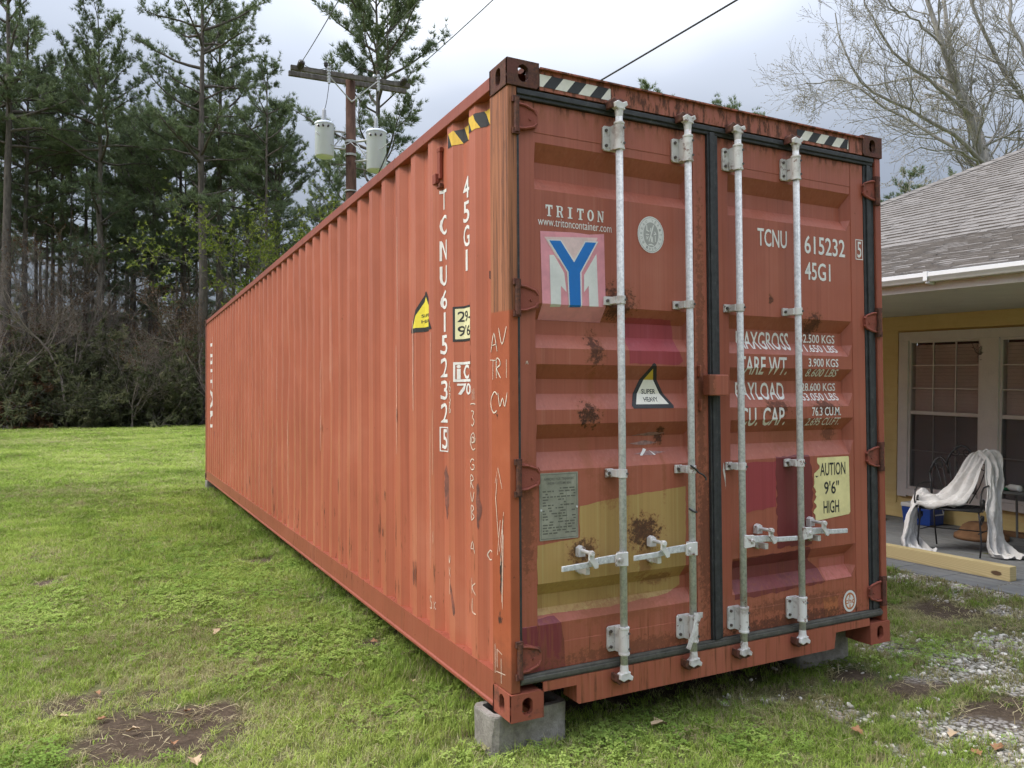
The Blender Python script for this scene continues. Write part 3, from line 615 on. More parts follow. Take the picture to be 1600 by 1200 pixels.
ddecal('sticker_print', *join2([ring(cx, cz, .040, .047, .031, .037), rect(cx - .004, cx + .004, cz + .018, cz + .036), rect(cx - .004, cx + .004, cz - .036, cz - .018), fit_text('chc', cx - .036, cx + .036, cz - .014, cz + .017, .02)]), M_OR2, DR, .0043)
M_ADH = speckle('scuffed white', (.62, .56, .52), .6, .2, 30)
ddecal('scrape', *poly(jag([on_door(1129, 722), on_door(1132, 740), on_door(1133, 765), on_door(1131, 750), on_door(1128, 735)], .001, .01, rj)), M_ADH, DR, .0062)
# hazard tape on the header
def tape(x0, x1, z0, z1, first, mapf, cuts, name_par, cols):
    w_ = .062; sl_ = .045; i = 0; x = x0 - sl_
    lists = {0: [], 1: []}
    while x < x1:
        q = [(x, z0), (x + w_, z0), (x + w_ + sl_, z1), (x + sl_, z1)]
        q = [(min(max(a, x0), x1), c) for a, c in q]
        if q[1][0] - q[0][0] > .001 or q[2][0] - q[3][0] > .001: lists[(i + first) % 2].append((q, [(0, 1, 2, 3)]))
        x += w_; i += 1
    for k_ in (0, 1):
        V, F = join2(lists[k_])
        decal('hazard_tape', V, F, cols[k_], name_par, mapf, cuts, 0)
hm = lambda x, z: (x, .0022, z)
tape(.166, .548, 2.794, 2.850, 1, hm, (), CT, (M_BLACK, M_TAPEW)); tape(1.760, 2.160, 2.794, 2.848, 0, hm, (), CT, (M_BLACK, M_TAPEW))
tape(.200, .700, 2.694, 2.768, 0, smap(.002), SCUT, CT, (M_BLACK, M_YEL))
# ---- side lettering (read from -x: right is -y)
def stext(t, yc, half, z0, z1, bold=.012):
    V, F = fit_text(t, -half, half, z0, z1, bold); return [(yc - a, c) for a, c in V], F
SL = []
for i, ch in enumerate('TCNU'): z = 2.415 - i * .1365; SL.append(stext(ch, .850, .034, z, z + .107))
for i, ch in enumerate('615232'): z = 1.880 - i * .121; SL.append(stext(ch, .848, .012 if ch == '1' else .034, z, z + .104))
SL += [stext('5', .848, .027, 1.133, 1.240), frame2(.808, .888, 1.120, 1.252, .006)]
for i, ch in enumerate('45G1'): z = 2.408 - i * .122; SL.append(stext(ch, .556, .012 if ch == '1' else .036, z, z + .107))
SL += [frame2(.452, .646, 1.486, 1.586, .013), stext('i', .617, .010, 1.500, 1.572, .03), stext('C', .565, .030, 1.500, 1.572, .03), stext('70', .570, .055, 1.420, 1.478, .02)]
sdecal('lettering', *join2(SL), M_WHITE)
s9 = sdecal('sticker', *rect(.440, .650, 1.690, 1.868), M_BLACK, None, .002); s9['label'] = 'cream height sign reading 9\'6'
M_SGN = speckle('pale yellow vinyl', (.78, .72, .42), .5, .1, 8); sdecal('sticker_print', *rect(.452, .632, 1.702, 1.856), M_SGN, None, .0028)
sdecal('lettering', *join2([stext('29-0', .545, .075, 1.788, 1.842, .012), stext('9\'6"', .552, .068, 1.716, 1.770, .012)]), M_BLACK, None, .0036)
ty = sdecal('sticker', *poly([(.945, 1.783), (1.264, 1.783), (1.264, 1.800), (1.132, 2.010), (1.118, 2.010)]), M_BLACK, None, .002); ty['label'] = 'yellow triangular warning sticker on the side wall'
M_YST = speckle('bright yellow vinyl', (.80, .66, .06), .45, .1, 8); sdecal('sticker_print', *poly([(.985, 1.808), (1.240, 1.808), (1.124, 1.980)]), M_YST, None, .0028)
sdecal('lettering', *join2([stext('SUPER', 1.105, .055, 1.865, 1.882, .02), stext('HEAVY', 1.105, .055, 1.832, 1.850, .02)]), M_BLACK, None, .0036)
V, F = fit_text('TRITON', 0, 1.56, 0, .34, .015); sdecal('lettering', [(11.66 - c, 2.52 - a) for a, c in V], F, M_WHITE)
sdecal('sticker', *rect(.735, .790, .655, .690), M_WHITE); sdecal('sticker_print', *join2([rect(.745, .748, .66, .685), rect(.752, .758, .66, .685), rect(.764, .768, .66, .685), rect(.774, .780, .66, .685)]), M_GREY, None, .0028)
sdecal('paint_patch', *rect(11.02, 11.10, .62, .90), M_MAR)
# chalk writing
ST_ = {'A': [[(0, 0), (.45, 1), (.9, 0)], [(.15, .35), (.8, .4)]], 'V': [[(0, 1), (.4, 0), (.9, 1)]], 'T': [[(0, 1), (1, .95)], [(.45, .95), (.4, 0)]], 'R': [[(.1, 0), (.1, 1), (.6, .95), (.7, .7), (.15, .5), (.8, 0)]], 'I': [[(.5, 0), (.5, 1)]],
       'C': [[(.9, .85), (.55, 1), (.15, .7), (.1, .3), (.45, 0), (.85, .12)]], 'W': [[(0, 1), (.2, 0), (.5, .6), (.75, 0), (1, 1)]], '1': [[(.5, 0), (.5, 1)]], '3': [[(.1, .95), (.7, .9), (.4, .55), (.8, .3), (.4, 0), (.1, .1)]],
       '@': [[(.6, .45), (.3, .4), (.35, .7), (.7, .65), (.65, .4), (.9, .6), (.6, .95), (.15, .75), (.1, .3), (.5, 0), (.9, .1)]], 'G': [[(.9, .9), (.4, 1), (.05, .5), (.3, 0), (.85, .1), (.85, .45), (.5, .45)]], 'B': [[(.1, 0), (.1, 1), (.7, .85), (.2, .55), (.8, .3), (.1, 0)]],
       'K': [[(.1, 0), (.1, 1)], [(.8, .75), (.15, .4), (.9, 0)]], 'L': [[(.2, 1), (.15, .1), (.9, 0)]], 'S': [[(.85, .9), (.3, 1), (.15, .7), (.75, .4), (.6, .05), (.05, .1)]], 'X': [[(0, 0), (.9, 1)], [(0, 1), (.9, 0)]], '6': [[(.7, 1), (.2, .5), (.2, .1), (.6, 0), (.75, .3), (.3, .45)]],
       '_': [[(0, .1), (.5, .25), (1, .1)]], 'M': [[(0, 0), (.15, 1), (.5, .3), (.75, 1), (.95, 0)]], '^': [[(.1, 0), (.5, 1), (.9, .1)]]}
M_CHALK = speckle('chalk', (.72, .60, .48), .9, .3, 60)
def curve2(p):
    if len(p) < 3: return p
    o = []
    for i in range(len(p) - 1):
        a, b_, c, d = p[max(i - 1, 0)], p[i], p[i + 1], p[min(i + 2, len(p) - 1)]
        for k_ in range(4):
            t = k_ / 4; o.append(tuple(.5 * (2 * b_[j] + (c[j] - a[j]) * t + (2 * a[j] - 5 * b_[j] + 4 * c[j] - d[j]) * t * t + (3 * b_[j] - a[j] - 3 * c[j] + d[j]) * t ** 3) for j in (0, 1)))
    return o + [p[-1]]
def chalk(ch, y, z, w_, h, lw=.005): return [ribbon([(y - a * w_, z + c * h) for a, c in curve2(s_)], lw) for s_ in ST_[ch]]
CK = []
for ch, y, z, w_, h in [(c_, y_ - (.086 if y_ < .6 else .105 if y_ < .9 else 0), z_, w__ * (.8 if y_ < .6 else .7), h_) for c_, y_, z_, w__, h_ in (('1', .51, 1.395, .03, .05), ('1', .49, 1.395, .03, .055), ('_', .52, 1.372, .07, .02), ('3', .515, 1.27, .06, .075), ('@', .525, 1.155, .08, .085), ('G', .53, 1.06, .07, .05), ('R', .525, .97, .06, .06), ('V', .525, .905, .06, .05), ('B', .52, .815, .06, .07), ('A', .53, .66, .07, .055), ('C', .41, .645, .06, .045), ('K', .52, .465, .07, .075), ('L', .52, .375, .07, .07),
                       ('6', .81, 1.44, .04, .055), ('3', .81, 1.38, .04, .05), ('6', .81, 1.33, .04, .05), ('S', .985, .265, .05, .07), ('X', .93, .275, .03, .04), ('V', .82, .56, .03, .04), ('X', .82, .49, .03, .05), ('I', .82, .40, .03, .08))]:
    CK += chalk(ch, y, z, w_, h)
sdecal('chalk_writing', *join2(CK), M_CHALK, None, .0025)
CK = []
for ch, y, z, w_, h in (('A', .185, 1.610, .07, .085), ('V', .105, 1.640, .085, .075), ('T', .195, 1.485, .07, .090), ('R', .135, 1.490, .06, .085), ('I', .06, 1.490, .06, .080), ('C', .195, 1.335, .08, .095), ('W', .115, 1.365, .09, .060)): CK += chalk(ch, y, z, w_, h, .006)
for p in ([(.15, 1.02), (.12, 1.09), (.08, 1.00)], [(.13, .70), (.10, .86)], [(.11, .72), (.065, .90)], [(.10, .66), (.07, .88)], [(.09, .50), (.075, .84)], [(.085, .47), (.07, .80)], [(.12, .78), (.145, .95), (.13, 1.04)], [(.14, .20), (.14, .28), (.09, .27)], [(.15, .18), (.06, .19)], [(.10, .14), (.10, .25)], [(.16, .17), (.16, .30)]): CK.append(ribbon(p, .005))
decal('chalk_writing', *join2(CK), M_CHALK, CT, lambda y, z: (.0035, y, z))
CK = []
for ch, x, z, w_, h in (('^', .088, 1.515, .03, .05), ('M', .083, 1.400, .05, .06)):
    CK += [ribbon([(x + a * w_, z + c * h) for a, c in curve2(s_)], .004) for s_ in ST_[ch]]
CK.append(ribbon([(.080, 1.468), (.105, 1.474)], .004)); ddecal('chalk_writing', *join2(CK), M_CHALK, DL, .0062)
# bracket on the side wall near the top, and the old scuffs
k = MB(); k.box(.030, .048, .862, .905, 2.585, 2.735); k.box(.012, .034, .880, .925, 2.560, 2.615)
for z in (2.742, 2.548): k.box(.028, .050, .855, .915, z - .012, z + .012)
k.build('vent_cover', M_HINGE, CT, bevel=.003)
k = MB(); k.prism([(.20, 1.985), (.255, 1.995), (.255, 1.960), (.22, 1.945), (.20, 1.950)], lambda y, z: (.030, y, z), lambda y, z: (.052, y, z)); k.build('lashing_lug', M_CAST, CT)
b = NB('dark scuff'); M_SCUFF = b.done(b.ramp(b.noise(30, 5, .7), [(.3, (.10, .045, .035)), (.55, (.22, .08, .055)), (.75, (.40, .11, .07))]), .7)
for pts in ([(.86, 1.02), (.84, 1.05), (.80, .98), (.79, .90), (.83, .76), (.86, .88)], [(.38, .92), (.36, 1.0), (.345, .86), (.36, .78)], [(.70, .46), (.67, .40), (.64, .32), (.66, .30), (.69, .38)], [(.445, 1.69), (.437, 1.69), (.437, 1.48), (.45, 1.55)]):
    V = jag(pts, .006, .02, rj); sdecal('scuff', V, [tuple(range(len(V)))], M_SCUFF, None, .0015)

# long pale scratches and rub marks down the outer ribs
M_SCR = speckle('scratched paint', (.66, .46, .36), .7, .25, 40); rs = random.Random(23)
for i in range(34):
    k_ = rs.randrange(2, 40); y = Y0 + k_ * PIT + .204 + rs.uniform(.004, .066); z0 = rs.uniform(.25, 1.9); L_ = rs.uniform(.12, .9) ** 1.3; pts = [(y + .002 * math.sin(j * 1.7 + i), z0 + L_ * j / 6) for j in range(7)]
    sdecal('scratch', *ribbon(pts, rs.uniform(.003, .0065) * (1 + y * .06)), M_SCR, None, .0045)
for i in range(26):
    k_ = rs.randrange(2, 30); y = Y0 + k_ * PIT + rs.choice((.204, .07)) + rs.uniform(.004, .06); z0 = rs.uniform(.2, 1.3) ; w_ = rs.uniform(.006, .016); L_ = rs.uniform(.03, .16)
    V = jag([(y, z0), (y + w_, z0 + L_ * .3), (y + w_ * .6, z0 + L_), (y - w_ * .2, z0 + L_ * .7)], .003, .012, rj); sdecal('scuff', V, [tuple(range(len(V)))], M_SCUFF, None, .0045)
# ================================================================ ground
GZ = -.18
def sst(x, a, b):
    t = np.clip((np.asarray(x, float) - a) / (b - a), 0, 1); return t * t * (3 - 2 * t)
def gz(x, y):
    x = np.asarray(x, float); y = np.asarray(y, float)
    z = GZ + .045 * sst(x, 2.9, 4.5) * (1 - sst(y, 9, 14)) + .010 * np.sin(x * 1.3 + .4) * np.sin(y * 1.1) + .006 * np.sin(x * 3.7 + y * 2.9) + .05 * sst(y, 20, 55) * np.sin(x * .11)
    d = (y - (-.30 - .36 * (x - 3.0))); rut = np.exp(-(d / .10) ** 2) * sst(x, 2.35, 2.8); z = z - .022 * rut + .010 * np.exp(-((d - .2) / .07) ** 2) * sst(x, 2.4, 3.0)
    return z - .015 * np.exp(-(((x + 1.55) / .5) ** 2 + ((y - .62) / .38) ** 2))
def gp(u, v, z=GZ):
    d = CM @ Vector(((u - 800) / FPX, 1, (600 - v) / FPX)); p = Vector(CAM) + d * ((z - CAM[2]) / d.z); return p.x, p.y
def blob(u, v, ru, rv, st):
    """an oval on the lawn: centre, half width and half depth, worked out on the ground"""
    cx_, cy_ = gp(u, v); ex = math.dist((cx_, cy_), gp(u + ru, v)); ey = math.dist(gp(u, v - rv), gp(u, v + rv)) / 2; return (cx_, cy_, ex, ey, st)
DIRT = [blob(230, 1140, 125, 55, 1.15), blob(130, 1095, 80, 22, .8), blob(250, 1080, 90, 14, .8), blob(75, 912, 24, 5, 1.2), blob(60, 865, 40, 12, .6), blob(180, 838, 26, 5, .7), blob(405, 878, 28, 6, .9), blob(580, 1005, 22, 8, 1.0), blob(640, 1072, 25, 6, .7),
        blob(500, 940, 30, 8, .5), blob(440, 1180, 40, 10, .8), blob(200, 960, 30, 5, .5), blob(330, 990, 20, 4, .4), blob(1440, 1075, 90, 14, 1.25), blob(1550, 1115, 90, 18, 1.3), blob(1330, 1060, 70, 12, .9), blob(1230, 1085, 60, 14, .7), blob(1480, 960, 70, 22, .85), blob(1560, 985, 60, 14, .8), blob(1010, 1060, 200, 20, .9)]
DRY = [blob(90, 770, 130, 9, .55), blob(120, 790, 70, 5, .4), blob(250, 1000, 200, 35, .55), blob(330, 1040, 150, 40, .7), blob(450, 1090, 130, 40, .5), blob(60, 690, 90, 5, .4), blob(560, 1120, 120, 30, .4), blob(1200, 1110, 130, 40, .6), blob(1450, 960, 90, 30, .6), blob(420, 930, 90, 14, .35), blob(20, 985, 60, 25, .4)]
GRAV = [blob(1460, 905, 90, 7, 1.1), blob(1570, 935, 70, 12, 1.0), blob(1400, 1008, 70, 12, .9), blob(1330, 1040, 50, 8, .35), blob(1540, 1040, 70, 22, 1.1), blob(1470, 1020, 70, 15, .7), blob(1590, 1075, 40, 18, 1.0), blob(1500, 1145, 85, 18, 1.1), blob(1580, 1185, 70, 18, 1.0), blob(1300, 1108, 45, 14, .7), blob(1205, 1095, 40, 12, .5), blob(1150, 1092, 40, 7, .5), blob(1400, 1165, 40, 12, .5), blob(1440, 1120, 50, 8, .8), blob(1420, 912, 60, 8, .9), blob(1520, 925, 90, 10, 1.0), blob(1560, 1010, 70, 16, .9), blob(1590, 965, 50, 12, .7), blob(1420, 1015, 80, 14, .8), blob(1480, 1050, 80, 12, .9), blob(1560, 1145, 60, 24, 1.0), blob(1410, 1185, 60, 14, .6), blob(1330, 1120, 60, 14, .6)]
_pn = np.random.default_rng(4).random((64, 64))
def vnoise(x, y, s):
    x = np.asarray(x) * s; y = np.asarray(y) * s; xi = np.floor(x).astype(int); yi = np.floor(y).astype(int); fx = x - xi; fy = y - yi; fx = fx * fx * (3 - 2 * fx); fy = fy * fy * (3 - 2 * fy)
    g = lambda a, c: _pn[a % 64, c % 64]
    return (g(xi, yi) * (1 - fx) + g(xi + 1, yi) * fx) * (1 - fy) + (g(xi, yi + 1) * (1 - fx) + g(xi + 1, yi + 1) * fx) * fy
def field(L, x, y, amp=1.3):
    nz = vnoise(x, y, 5.3) * .6 + vnoise(x + 9, y + 3, 14) * .4; m = np.zeros(np.shape(x))
    for cx_, cy_, rx, ry, st in L:
        d = np.sqrt(((x - cx_) / rx) ** 2 + ((y - cy_) / ry) ** 2); m = np.maximum(m, st * np.clip(1.35 - d + (nz - .5) * amp, 0, 1))
    return np.clip(m, 0, 1)
def under(x, y):   # beneath the container little grows
    return sst(x, -.05, .35) * (1 - sst(x, 2.2, 2.5)) * sst(y, .0, .5) * (1 - sst(y, 11.9, 12.3))
# one sheet, fine near the camera and coarse towards the horizon
def axis(c, lo_, hi, s0):
    r = [c]; s_ = s0; x = c
    while x < hi: x += s_; r.append(min(x, hi)); s_ = s0 if abs(x - c) < 7 else s_ * 1.09
    l = []; s_ = s0; x = c
    while x > lo_: x -= s_; l.append(max(x, lo_)); s_ = s0 if abs(x - c) < 7 else s_ * 1.09
    return np.array(l[::-1] + r)
ax_, ay_ = axis(1.0, -1500, 1500, .09), axis(1.0, -1500, 1500, .09)
GX, GY = np.meshgrid(ax_, ay_, indexing='ij'); nxg, nyg = GX.shape; VZ = gz(GX, GY)
idx = np.arange(nxg * nyg).reshape(nxg, nyg); FG = np.stack([idx[:-1, :-1], idx[1:, :-1], idx[1:, 1:], idx[:-1, 1:]], -1).reshape(-1, 4)
b = NB('lawn soil'); dirt = b.attr('dirt')[2]; dry = b.attr('dry')[2]; gr = b.attr('grav')[2]
n1 = b.noise(2.2, 4, .6); n2 = b.noise(60, 4, .7); n3 = b.noise(.35, 3, .6)
green = b.ramp(n2, [(.25, (.065, .072, .028)), (.5, (.135, .145, .052)), (.75, (.24, .235, .10))]); green = b.mix(b.step(n1, .45, .7), green, (.090, .120, .034)); green = b.mix(b.m_('MULTIPLY', b.step(n3, .5, .7), .45), green, (.18, .20, .055))
tan_ = b.ramp(n2, [(.25, (.10, .085, .045)), (.5, (.22, .19, .09)), (.75, (.36, .31, .17))])
soil = b.ramp(b.m_('ADD', b.m_('MULTIPLY', n2, .6), b.m_('MULTIPLY', b.noise(14, 4, .7), .4)), [(.28, (.030, .021, .014)), (.5, (.078, .055, .036)), (.72, (.165, .122, .083))])
peb = b.ramp(b.voro(42)['Distance'], [(.1, (.52, .49, .45)), (.45, (.33, .30, .27)), (.62, (.09, .075, .06))])
col = b.mix(b.m_('MULTIPLY', dry, .85), green, tan_); col = b.mix(b.step(dirt, .22, .85), col, soil); col = b.mix(b.m_('MULTIPLY', b.step(gr, .2, .7), .8), col, peb)
b.bump(b.m_('ADD', n2, b.noise(14, 4, .6)), .6, .02); M_GROUND = b.done(col, .95, 0, .2)
g = np_mesh('ground', np.stack([GX, GY, VZ], -1).reshape(-1, 3), FG, M_GROUND, smooth=True); tag(g, kind='structure')
for nm, L in (('dirt', DIRT), ('dry', DRY), ('grav', GRAV)):
    a = g.data.attributes.new(nm, 'FLOAT', 'POINT'); f = field(L, GX, GY)
    if nm == 'dirt': f = np.maximum(f, under(GX, GY) * .95); f = np.maximum(f, sst(GY, 49, 56) * (GX < 40) * .85)
    a.data.foreach_set('value', f.ravel().astype(np.float32))

# ================================================================ concrete blocks under the container
b = NB('weathered concrete'); n1 = b.noise(6, 5, .65); n2 = b.noise(55, 5, .7)
col = b.ramp(b.m_('ADD', b.m_('MULTIPLY', n1, .6), b.m_('MULTIPLY', n2, .4)), [(.3, (.13, .115, .095)), (.5, (.27, .245, .21)), (.7, (.42, .39, .35))]); b.bump(n2, .6, .01); M_CONC = b.done(col, .92, 0, .2)
def block(x0, y0, w_, d_, z0, z1, label, hollow, rz=0.0):
    t = thing('concrete_block', label, 'block', (x0 + w_ / 2, y0 + d_ / 2, z0), 'blocks carrying the container'); t.rotation_euler.z = rz
    hx, hy, h = w_ / 2, d_ / 2, z1 - z0; r = .035; m = MB()
    def rnd(a, c, rr_, n=5): return [(sx * (a - rr_) + rr_ * math.cos(q), sy * (c - rr_) + rr_ * math.sin(q)) for sx, sy, q0 in ((1, 1, 0), (-1, 1, 90), (-1, -1, 180), (1, -1, 270)) for q in [R(q0 + 90 * i / n) for i in range(n + 1)]]
    o_ = rnd(hx, hy, r); i_ = rnd(hx - .032, hy - .032, .02); n = len(o_)
    rr = random.Random(int(x0 * 50) + 3)
    def ringz(P, z, j): return [(a + rr.uniform(-j, j), c + rr.uniform(-j, j), z + rr.uniform(-j, j)) for a, c in P]
    vs = ringz(o_, 0, 0) + ringz(o_, h * .5, .003) + ringz(o_, h - .008, .002) + ringz([(a * .985, c * .985) for a, c in o_], h, .001) + [(a, c, h) for a, c in i_] + [(a, c, h * .3 if hollow else h - .001) for a, c in i_]
    m.add(vs, [(k_ * n + i, k_ * n + (i + 1) % n, (k_ + 1) * n + (i + 1) % n, (k_ + 1) * n + i) for k_ in range(5) for i in range(n)] + [tuple(range(5 * n, 6 * n))])
    m.build('block_body', M_CONC, t, smooth=False)
    if hollow: c = MB(); c.box(-.015, .015, -hy + .033, hy - .033, h * .3, h - .003); c.build('web', M_CONC, t)
    return t
block(-.048, .105, .400, .200, -.20, -.002, 'hollow concrete block under the near left corner of the container', True, .05)
block(2.02, .26, .395, .20, -.22, -.0, 'grey concrete block under the right corner below the doors', False, -.05)
block(-.02, 11.80, .395, .195, -.25, -.002, 'small concrete block under the far end of the container', False)
block(2.00, 11.80, .395, .195, -.25, -.002, 'concrete block under the far right corner behind the container', False)

# ================================================================ the house
HS = thing('house', 'yellow clapboard house with grey shingle roof and porch right of the container', 'house', (7.374, 2.8, 0)); HS.rotation_euler.x = .035
HO = Vector(HS.location)
def hb(mb, name, mat, parent=None, bevel=0):
    mb.v = [(a - HO.x, c - HO.y, e) for a, c, e in mb.v]; return mb.build(name, mat, parent or HS, bevel=bevel)
b = NB('yellow clapboard paint'); M_YSID = b.done(b.ramp(b.m_('ADD', b.m_('MULTIPLY', b.noise(4, 4, .6), .6), b.m_('MULTIPLY', b.noise(1, 4, .6, b.map((40, 3, 40))), .4)), [(.3, (.72, .55, .22)), (.55, (.80, .63, .28)), (.8, (.82, .67, .33))]), .55)
M_TRIM = speckle('white painted trim', (.76, .72, .68), .5, .10, 5); M_SOFF = speckle('porch ceiling paint', (.66, .62, .54), .7, .10, 3); M_GUT = speckle('white gutter', (.80, .80, .80), .35, .05, 4)
WXP = 7.374; wall = hb(MB().box(WXP + .012, WXP + .15, -2.2, 1.40, -.19, 2.45).box(WXP + .012, WXP + .15, 3.56, 8.0, -.19, 2.45).box(WXP + .012, WXP + .15, 1.401, 3.559, -.19, .19).box(WXP + .012, WXP + .15, 1.401, 3.559, 2.13, 2.45), 'wall', M_YSID)
z = -.14; e = .168
while z < 2.40:
    segs = [(-2.2, 8.0)] if (z + e < .14 or z > 2.17) else ([(3.625, 8.0), (-2.2, 1.33)])
    zt = min(z + e + .01, 2.41)
    for y0, y1 in segs:
        hb(MB().prism([(0.011, zt), (-.004, zt), (-.014, z + .004), (-.014, z), (.011, z)], lambda a, c: (WXP + a, y0, c), lambda a, c: (WXP + a, y1, c)), 'siding_board', M_YSID, wall)
    z += e
# windows
b = NB('window glass'); lw = b.n('ShaderNodeLayerWeight'); lw.inputs[0].default_value = .25; gl = b.n('ShaderNodeBsdfGlossy'); gl.inputs['Roughness'].default_value = .02; gl.inputs['Color'].default_value = (.8, .82, .85, 1); tr = b.n('ShaderNodeBsdfTransparent'); tr.inputs['Color'].default_value = (.95, .95, .95, 1)
mxs = b.n('ShaderNodeMixShader'); b.put(mxs.inputs[0], b.m_('MULTIPLY', lw.outputs['Fresnel'], .8)); b.t.links.new(tr.outputs[0], mxs.inputs[1]); b.t.links.new(gl.outputs[0], mxs.inputs[2]); b.t.links.new(mxs.outputs[0], b.o.inputs[0]); M_GLASS = b.m
b = NB('insect screen'); tr = b.n('ShaderNodeBsdfTransparent'); df = b.n('ShaderNodeBsdfDiffuse'); df.inputs[0].default_value = (.06, .065, .072, 1); mxs = b.n('ShaderNodeMixShader'); mxs.inputs[0].default_value = .45
b.t.links.new(tr.outputs[0], mxs.inputs[1]); b.t.links.new(df.outputs[0], mxs.inputs[2]); b.t.links.new(mxs.outputs[0], b.o.inputs[0]); M_SCRN = b.m
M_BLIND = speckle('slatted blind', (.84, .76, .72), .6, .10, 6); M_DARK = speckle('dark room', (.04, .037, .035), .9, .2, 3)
def window(y0, y1, z0, z1, lab):
    W = hb(MB().box(WXP - .006, WXP + .10, y0, y0 + .028, z0, z1).box(WXP - .006, WXP + .10, y1 - .028, y1, z0, z1).box(WXP - .006, WXP + .10, y0 + .028, y1 - .028, z1 - .03, z1).box(WXP - .02, WXP + .10, y0 + .028, y1 - .028, z0, z0 + .035), 'window', M_TRIM); W['label'] = lab
    zm = (z0 + z1) / 2 + .03
    hb(MB().box(WXP + .002, WXP + .05, y0 + .0285, y1 - .0285, zm - .022, zm + .022), 'meeting_rail', M_TRIM, W, .002)
    for (za, zb_, rows_, xo) in ((zm + .022, z1 - .03, 3, .016), (z0 + .035, zm - .022, 2, .030)):
        yy = [y0 + .028 + (y1 - y0 - .056) * i / 3 for i in range(4)]; zz = [za + (zb_ - za) * i / rows_ for i in range(rows_ + 1)]
        for q in yy[1:-1]: hb(MB().box(WXP + xo - .008, WXP + xo + .012, q - .006, q + .006, za, zb_), 'muntin', M_TRIM, W)
        for q in zz[1:-1]: hb(MB().box(WXP + xo - .006, WXP + xo + .010, yy[0], yy[-1], q - .006, q + .006), 'muntin', M_TRIM, W)
        for i in range(3):
            for j in range(rows_): hb(MB().box(WXP + xo, WXP + xo + .003, yy[i] + .001, yy[i + 1] - .001, zz[j] + .001, zz[j + 1] - .001), 'pane', M_GLASS, W)
    hb(MB().add([(WXP - .004, y0 + .03, z0 + .036), (WXP - .004, y1 - .03, z0 + .036), (WXP - .004, y1 - .03, zm - .023), (WXP - .004, y0 + .03, zm - .023)], [(0, 1, 2, 3)]), 'insect_screen', M_SCRN, W)
    bl = MB(); q = z0 + .05
    while q < z1 - .04:
        bl.add([(WXP + .066, y0 + .035, q - .021), (WXP + .066, y1 - .035, q - .021), (WXP + .080, y1 - .035, q + .020), (WXP + .080, y0 + .035, q + .020)], [(0, 1, 2, 3)]); q += .042
    o = hb(bl, 'blind', M_BLIND, W); o['kind'] = 'stuff'
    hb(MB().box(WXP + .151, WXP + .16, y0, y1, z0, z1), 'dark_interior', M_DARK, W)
window(2.560, 3.470, .235, 2.085, 'left porch window with white muntins'); window(1.430, 2.345, .235, 2.085, 'right porch window with white muntins')
tr_ = MB().box(WXP - .030, WXP + .011, 3.4705, 3.60, .13, 2.085).box(WXP - .030, WXP + .011, 2.3455, 2.5595, .235, 2.085).box(WXP - .030, WXP + .011, 1.34, 1.4295, .13, 2.085).box(WXP - .032, WXP + .011, 1.34, 3.60, 2.0855, 2.19).box(WXP - .055, WXP + .011, 1.36, 3.4702, .150, .2345)
hb(tr_, 'window_trim', M_TRIM, None, .003)
# porch roof, fascia, gutter
EX = 4.60
hb(MB().box(EX + .02, WXP + .011, -2.2, 8.0, 2.395, 2.42), 'porch_ceiling', M_SOFF); hb(MB().box(EX - .005, EX + .0195, -2.2, 8.0, 2.345, 2.475), 'fascia', M_TRIM)
hb(MB().prism([(-.006, 2.415), (-.085, 2.415), (-.095, 2.430), (-.115, 2.455), (-.115, 2.487), (-.104, 2.490), (-.100, 2.484), (-.104, 2.462), (-.082, 2.428), (-.012, 2.428), (-.012, 2.475), (-.006, 2.475)], lambda a, c: (EX + a, -2.2, c), lambda a, c: (EX + a, 8.0, c)), 'gutter', M_GUT)
for y in (1.25, 4.2, 7.0, -.8): hb(MB().box(EX - .121, EX - .012, y - .018, y + .018, 2.4905, 2.496).box(EX - .121, EX - .116, y - .018, y + .018, 2.42, 2.49).prism([(-.095, 2.40), (-.085, 2.414), (-.02, 2.414), (-.01, 2.39)], lambda a, c: (EX + a, y - .015, c), lambda a, c: (EX + a, y + .015, c)), 'gutter_bracket', M_GUT)
hb(MB().add([(EX - .03, -2.2, 2.494), (EX + .012, -2.2, 2.505), (EX + .012, 8.0, 2.505), (EX - .03, 8.0, 2.494)], [(0, 1, 2, 3)]), 'drip_edge', M_RUB)
b = NB('asphalt shingles'); nn = b.noise(1, 4, .7, b.map((8, 8, 8))); f2 = b.noise(140, 3, .7); tb = b.noise(1, 2, .5, b.map((9, 4.5, 9)))
col = b.ramp(b.m_('ADD', b.m_('MULTIPLY', nn, .4), b.m_('ADD', b.m_('MULTIPLY', f2, .3), b.m_('MULTIPLY', tb, .3))), [(.3, (.12, .108, .098)), (.5, (.215, .195, .178)), (.7, (.30, .275, .252))]); b.bump(f2, .5, .004); M_SHIN = b.done(col, .95, 0, .15)
ZBK = 3.29; HIPY = lambda x: 5.61 - .9 * (x - 9.8)
rk = hb(MB().add([(EX - .02, -2.2, 2.47), (WXP, -2.2, ZBK - .03), (WXP, 7.9, ZBK - .03), (EX - .02, 7.9, 2.47), (12.4, -2.2, ZBK + 2.485), (12.4, HIPY(12.4), ZBK + 2.485), (WXP, HIPY(WXP), ZBK - .03), (17.4, -2.2, ZBK - .03), (17.4, 7.8, ZBK - .03)], [(0, 1, 2, 3), (1, 4, 5, 6), (6, 5, 8), (4, 7, 8, 5)]), 'roof', M_SHIN)
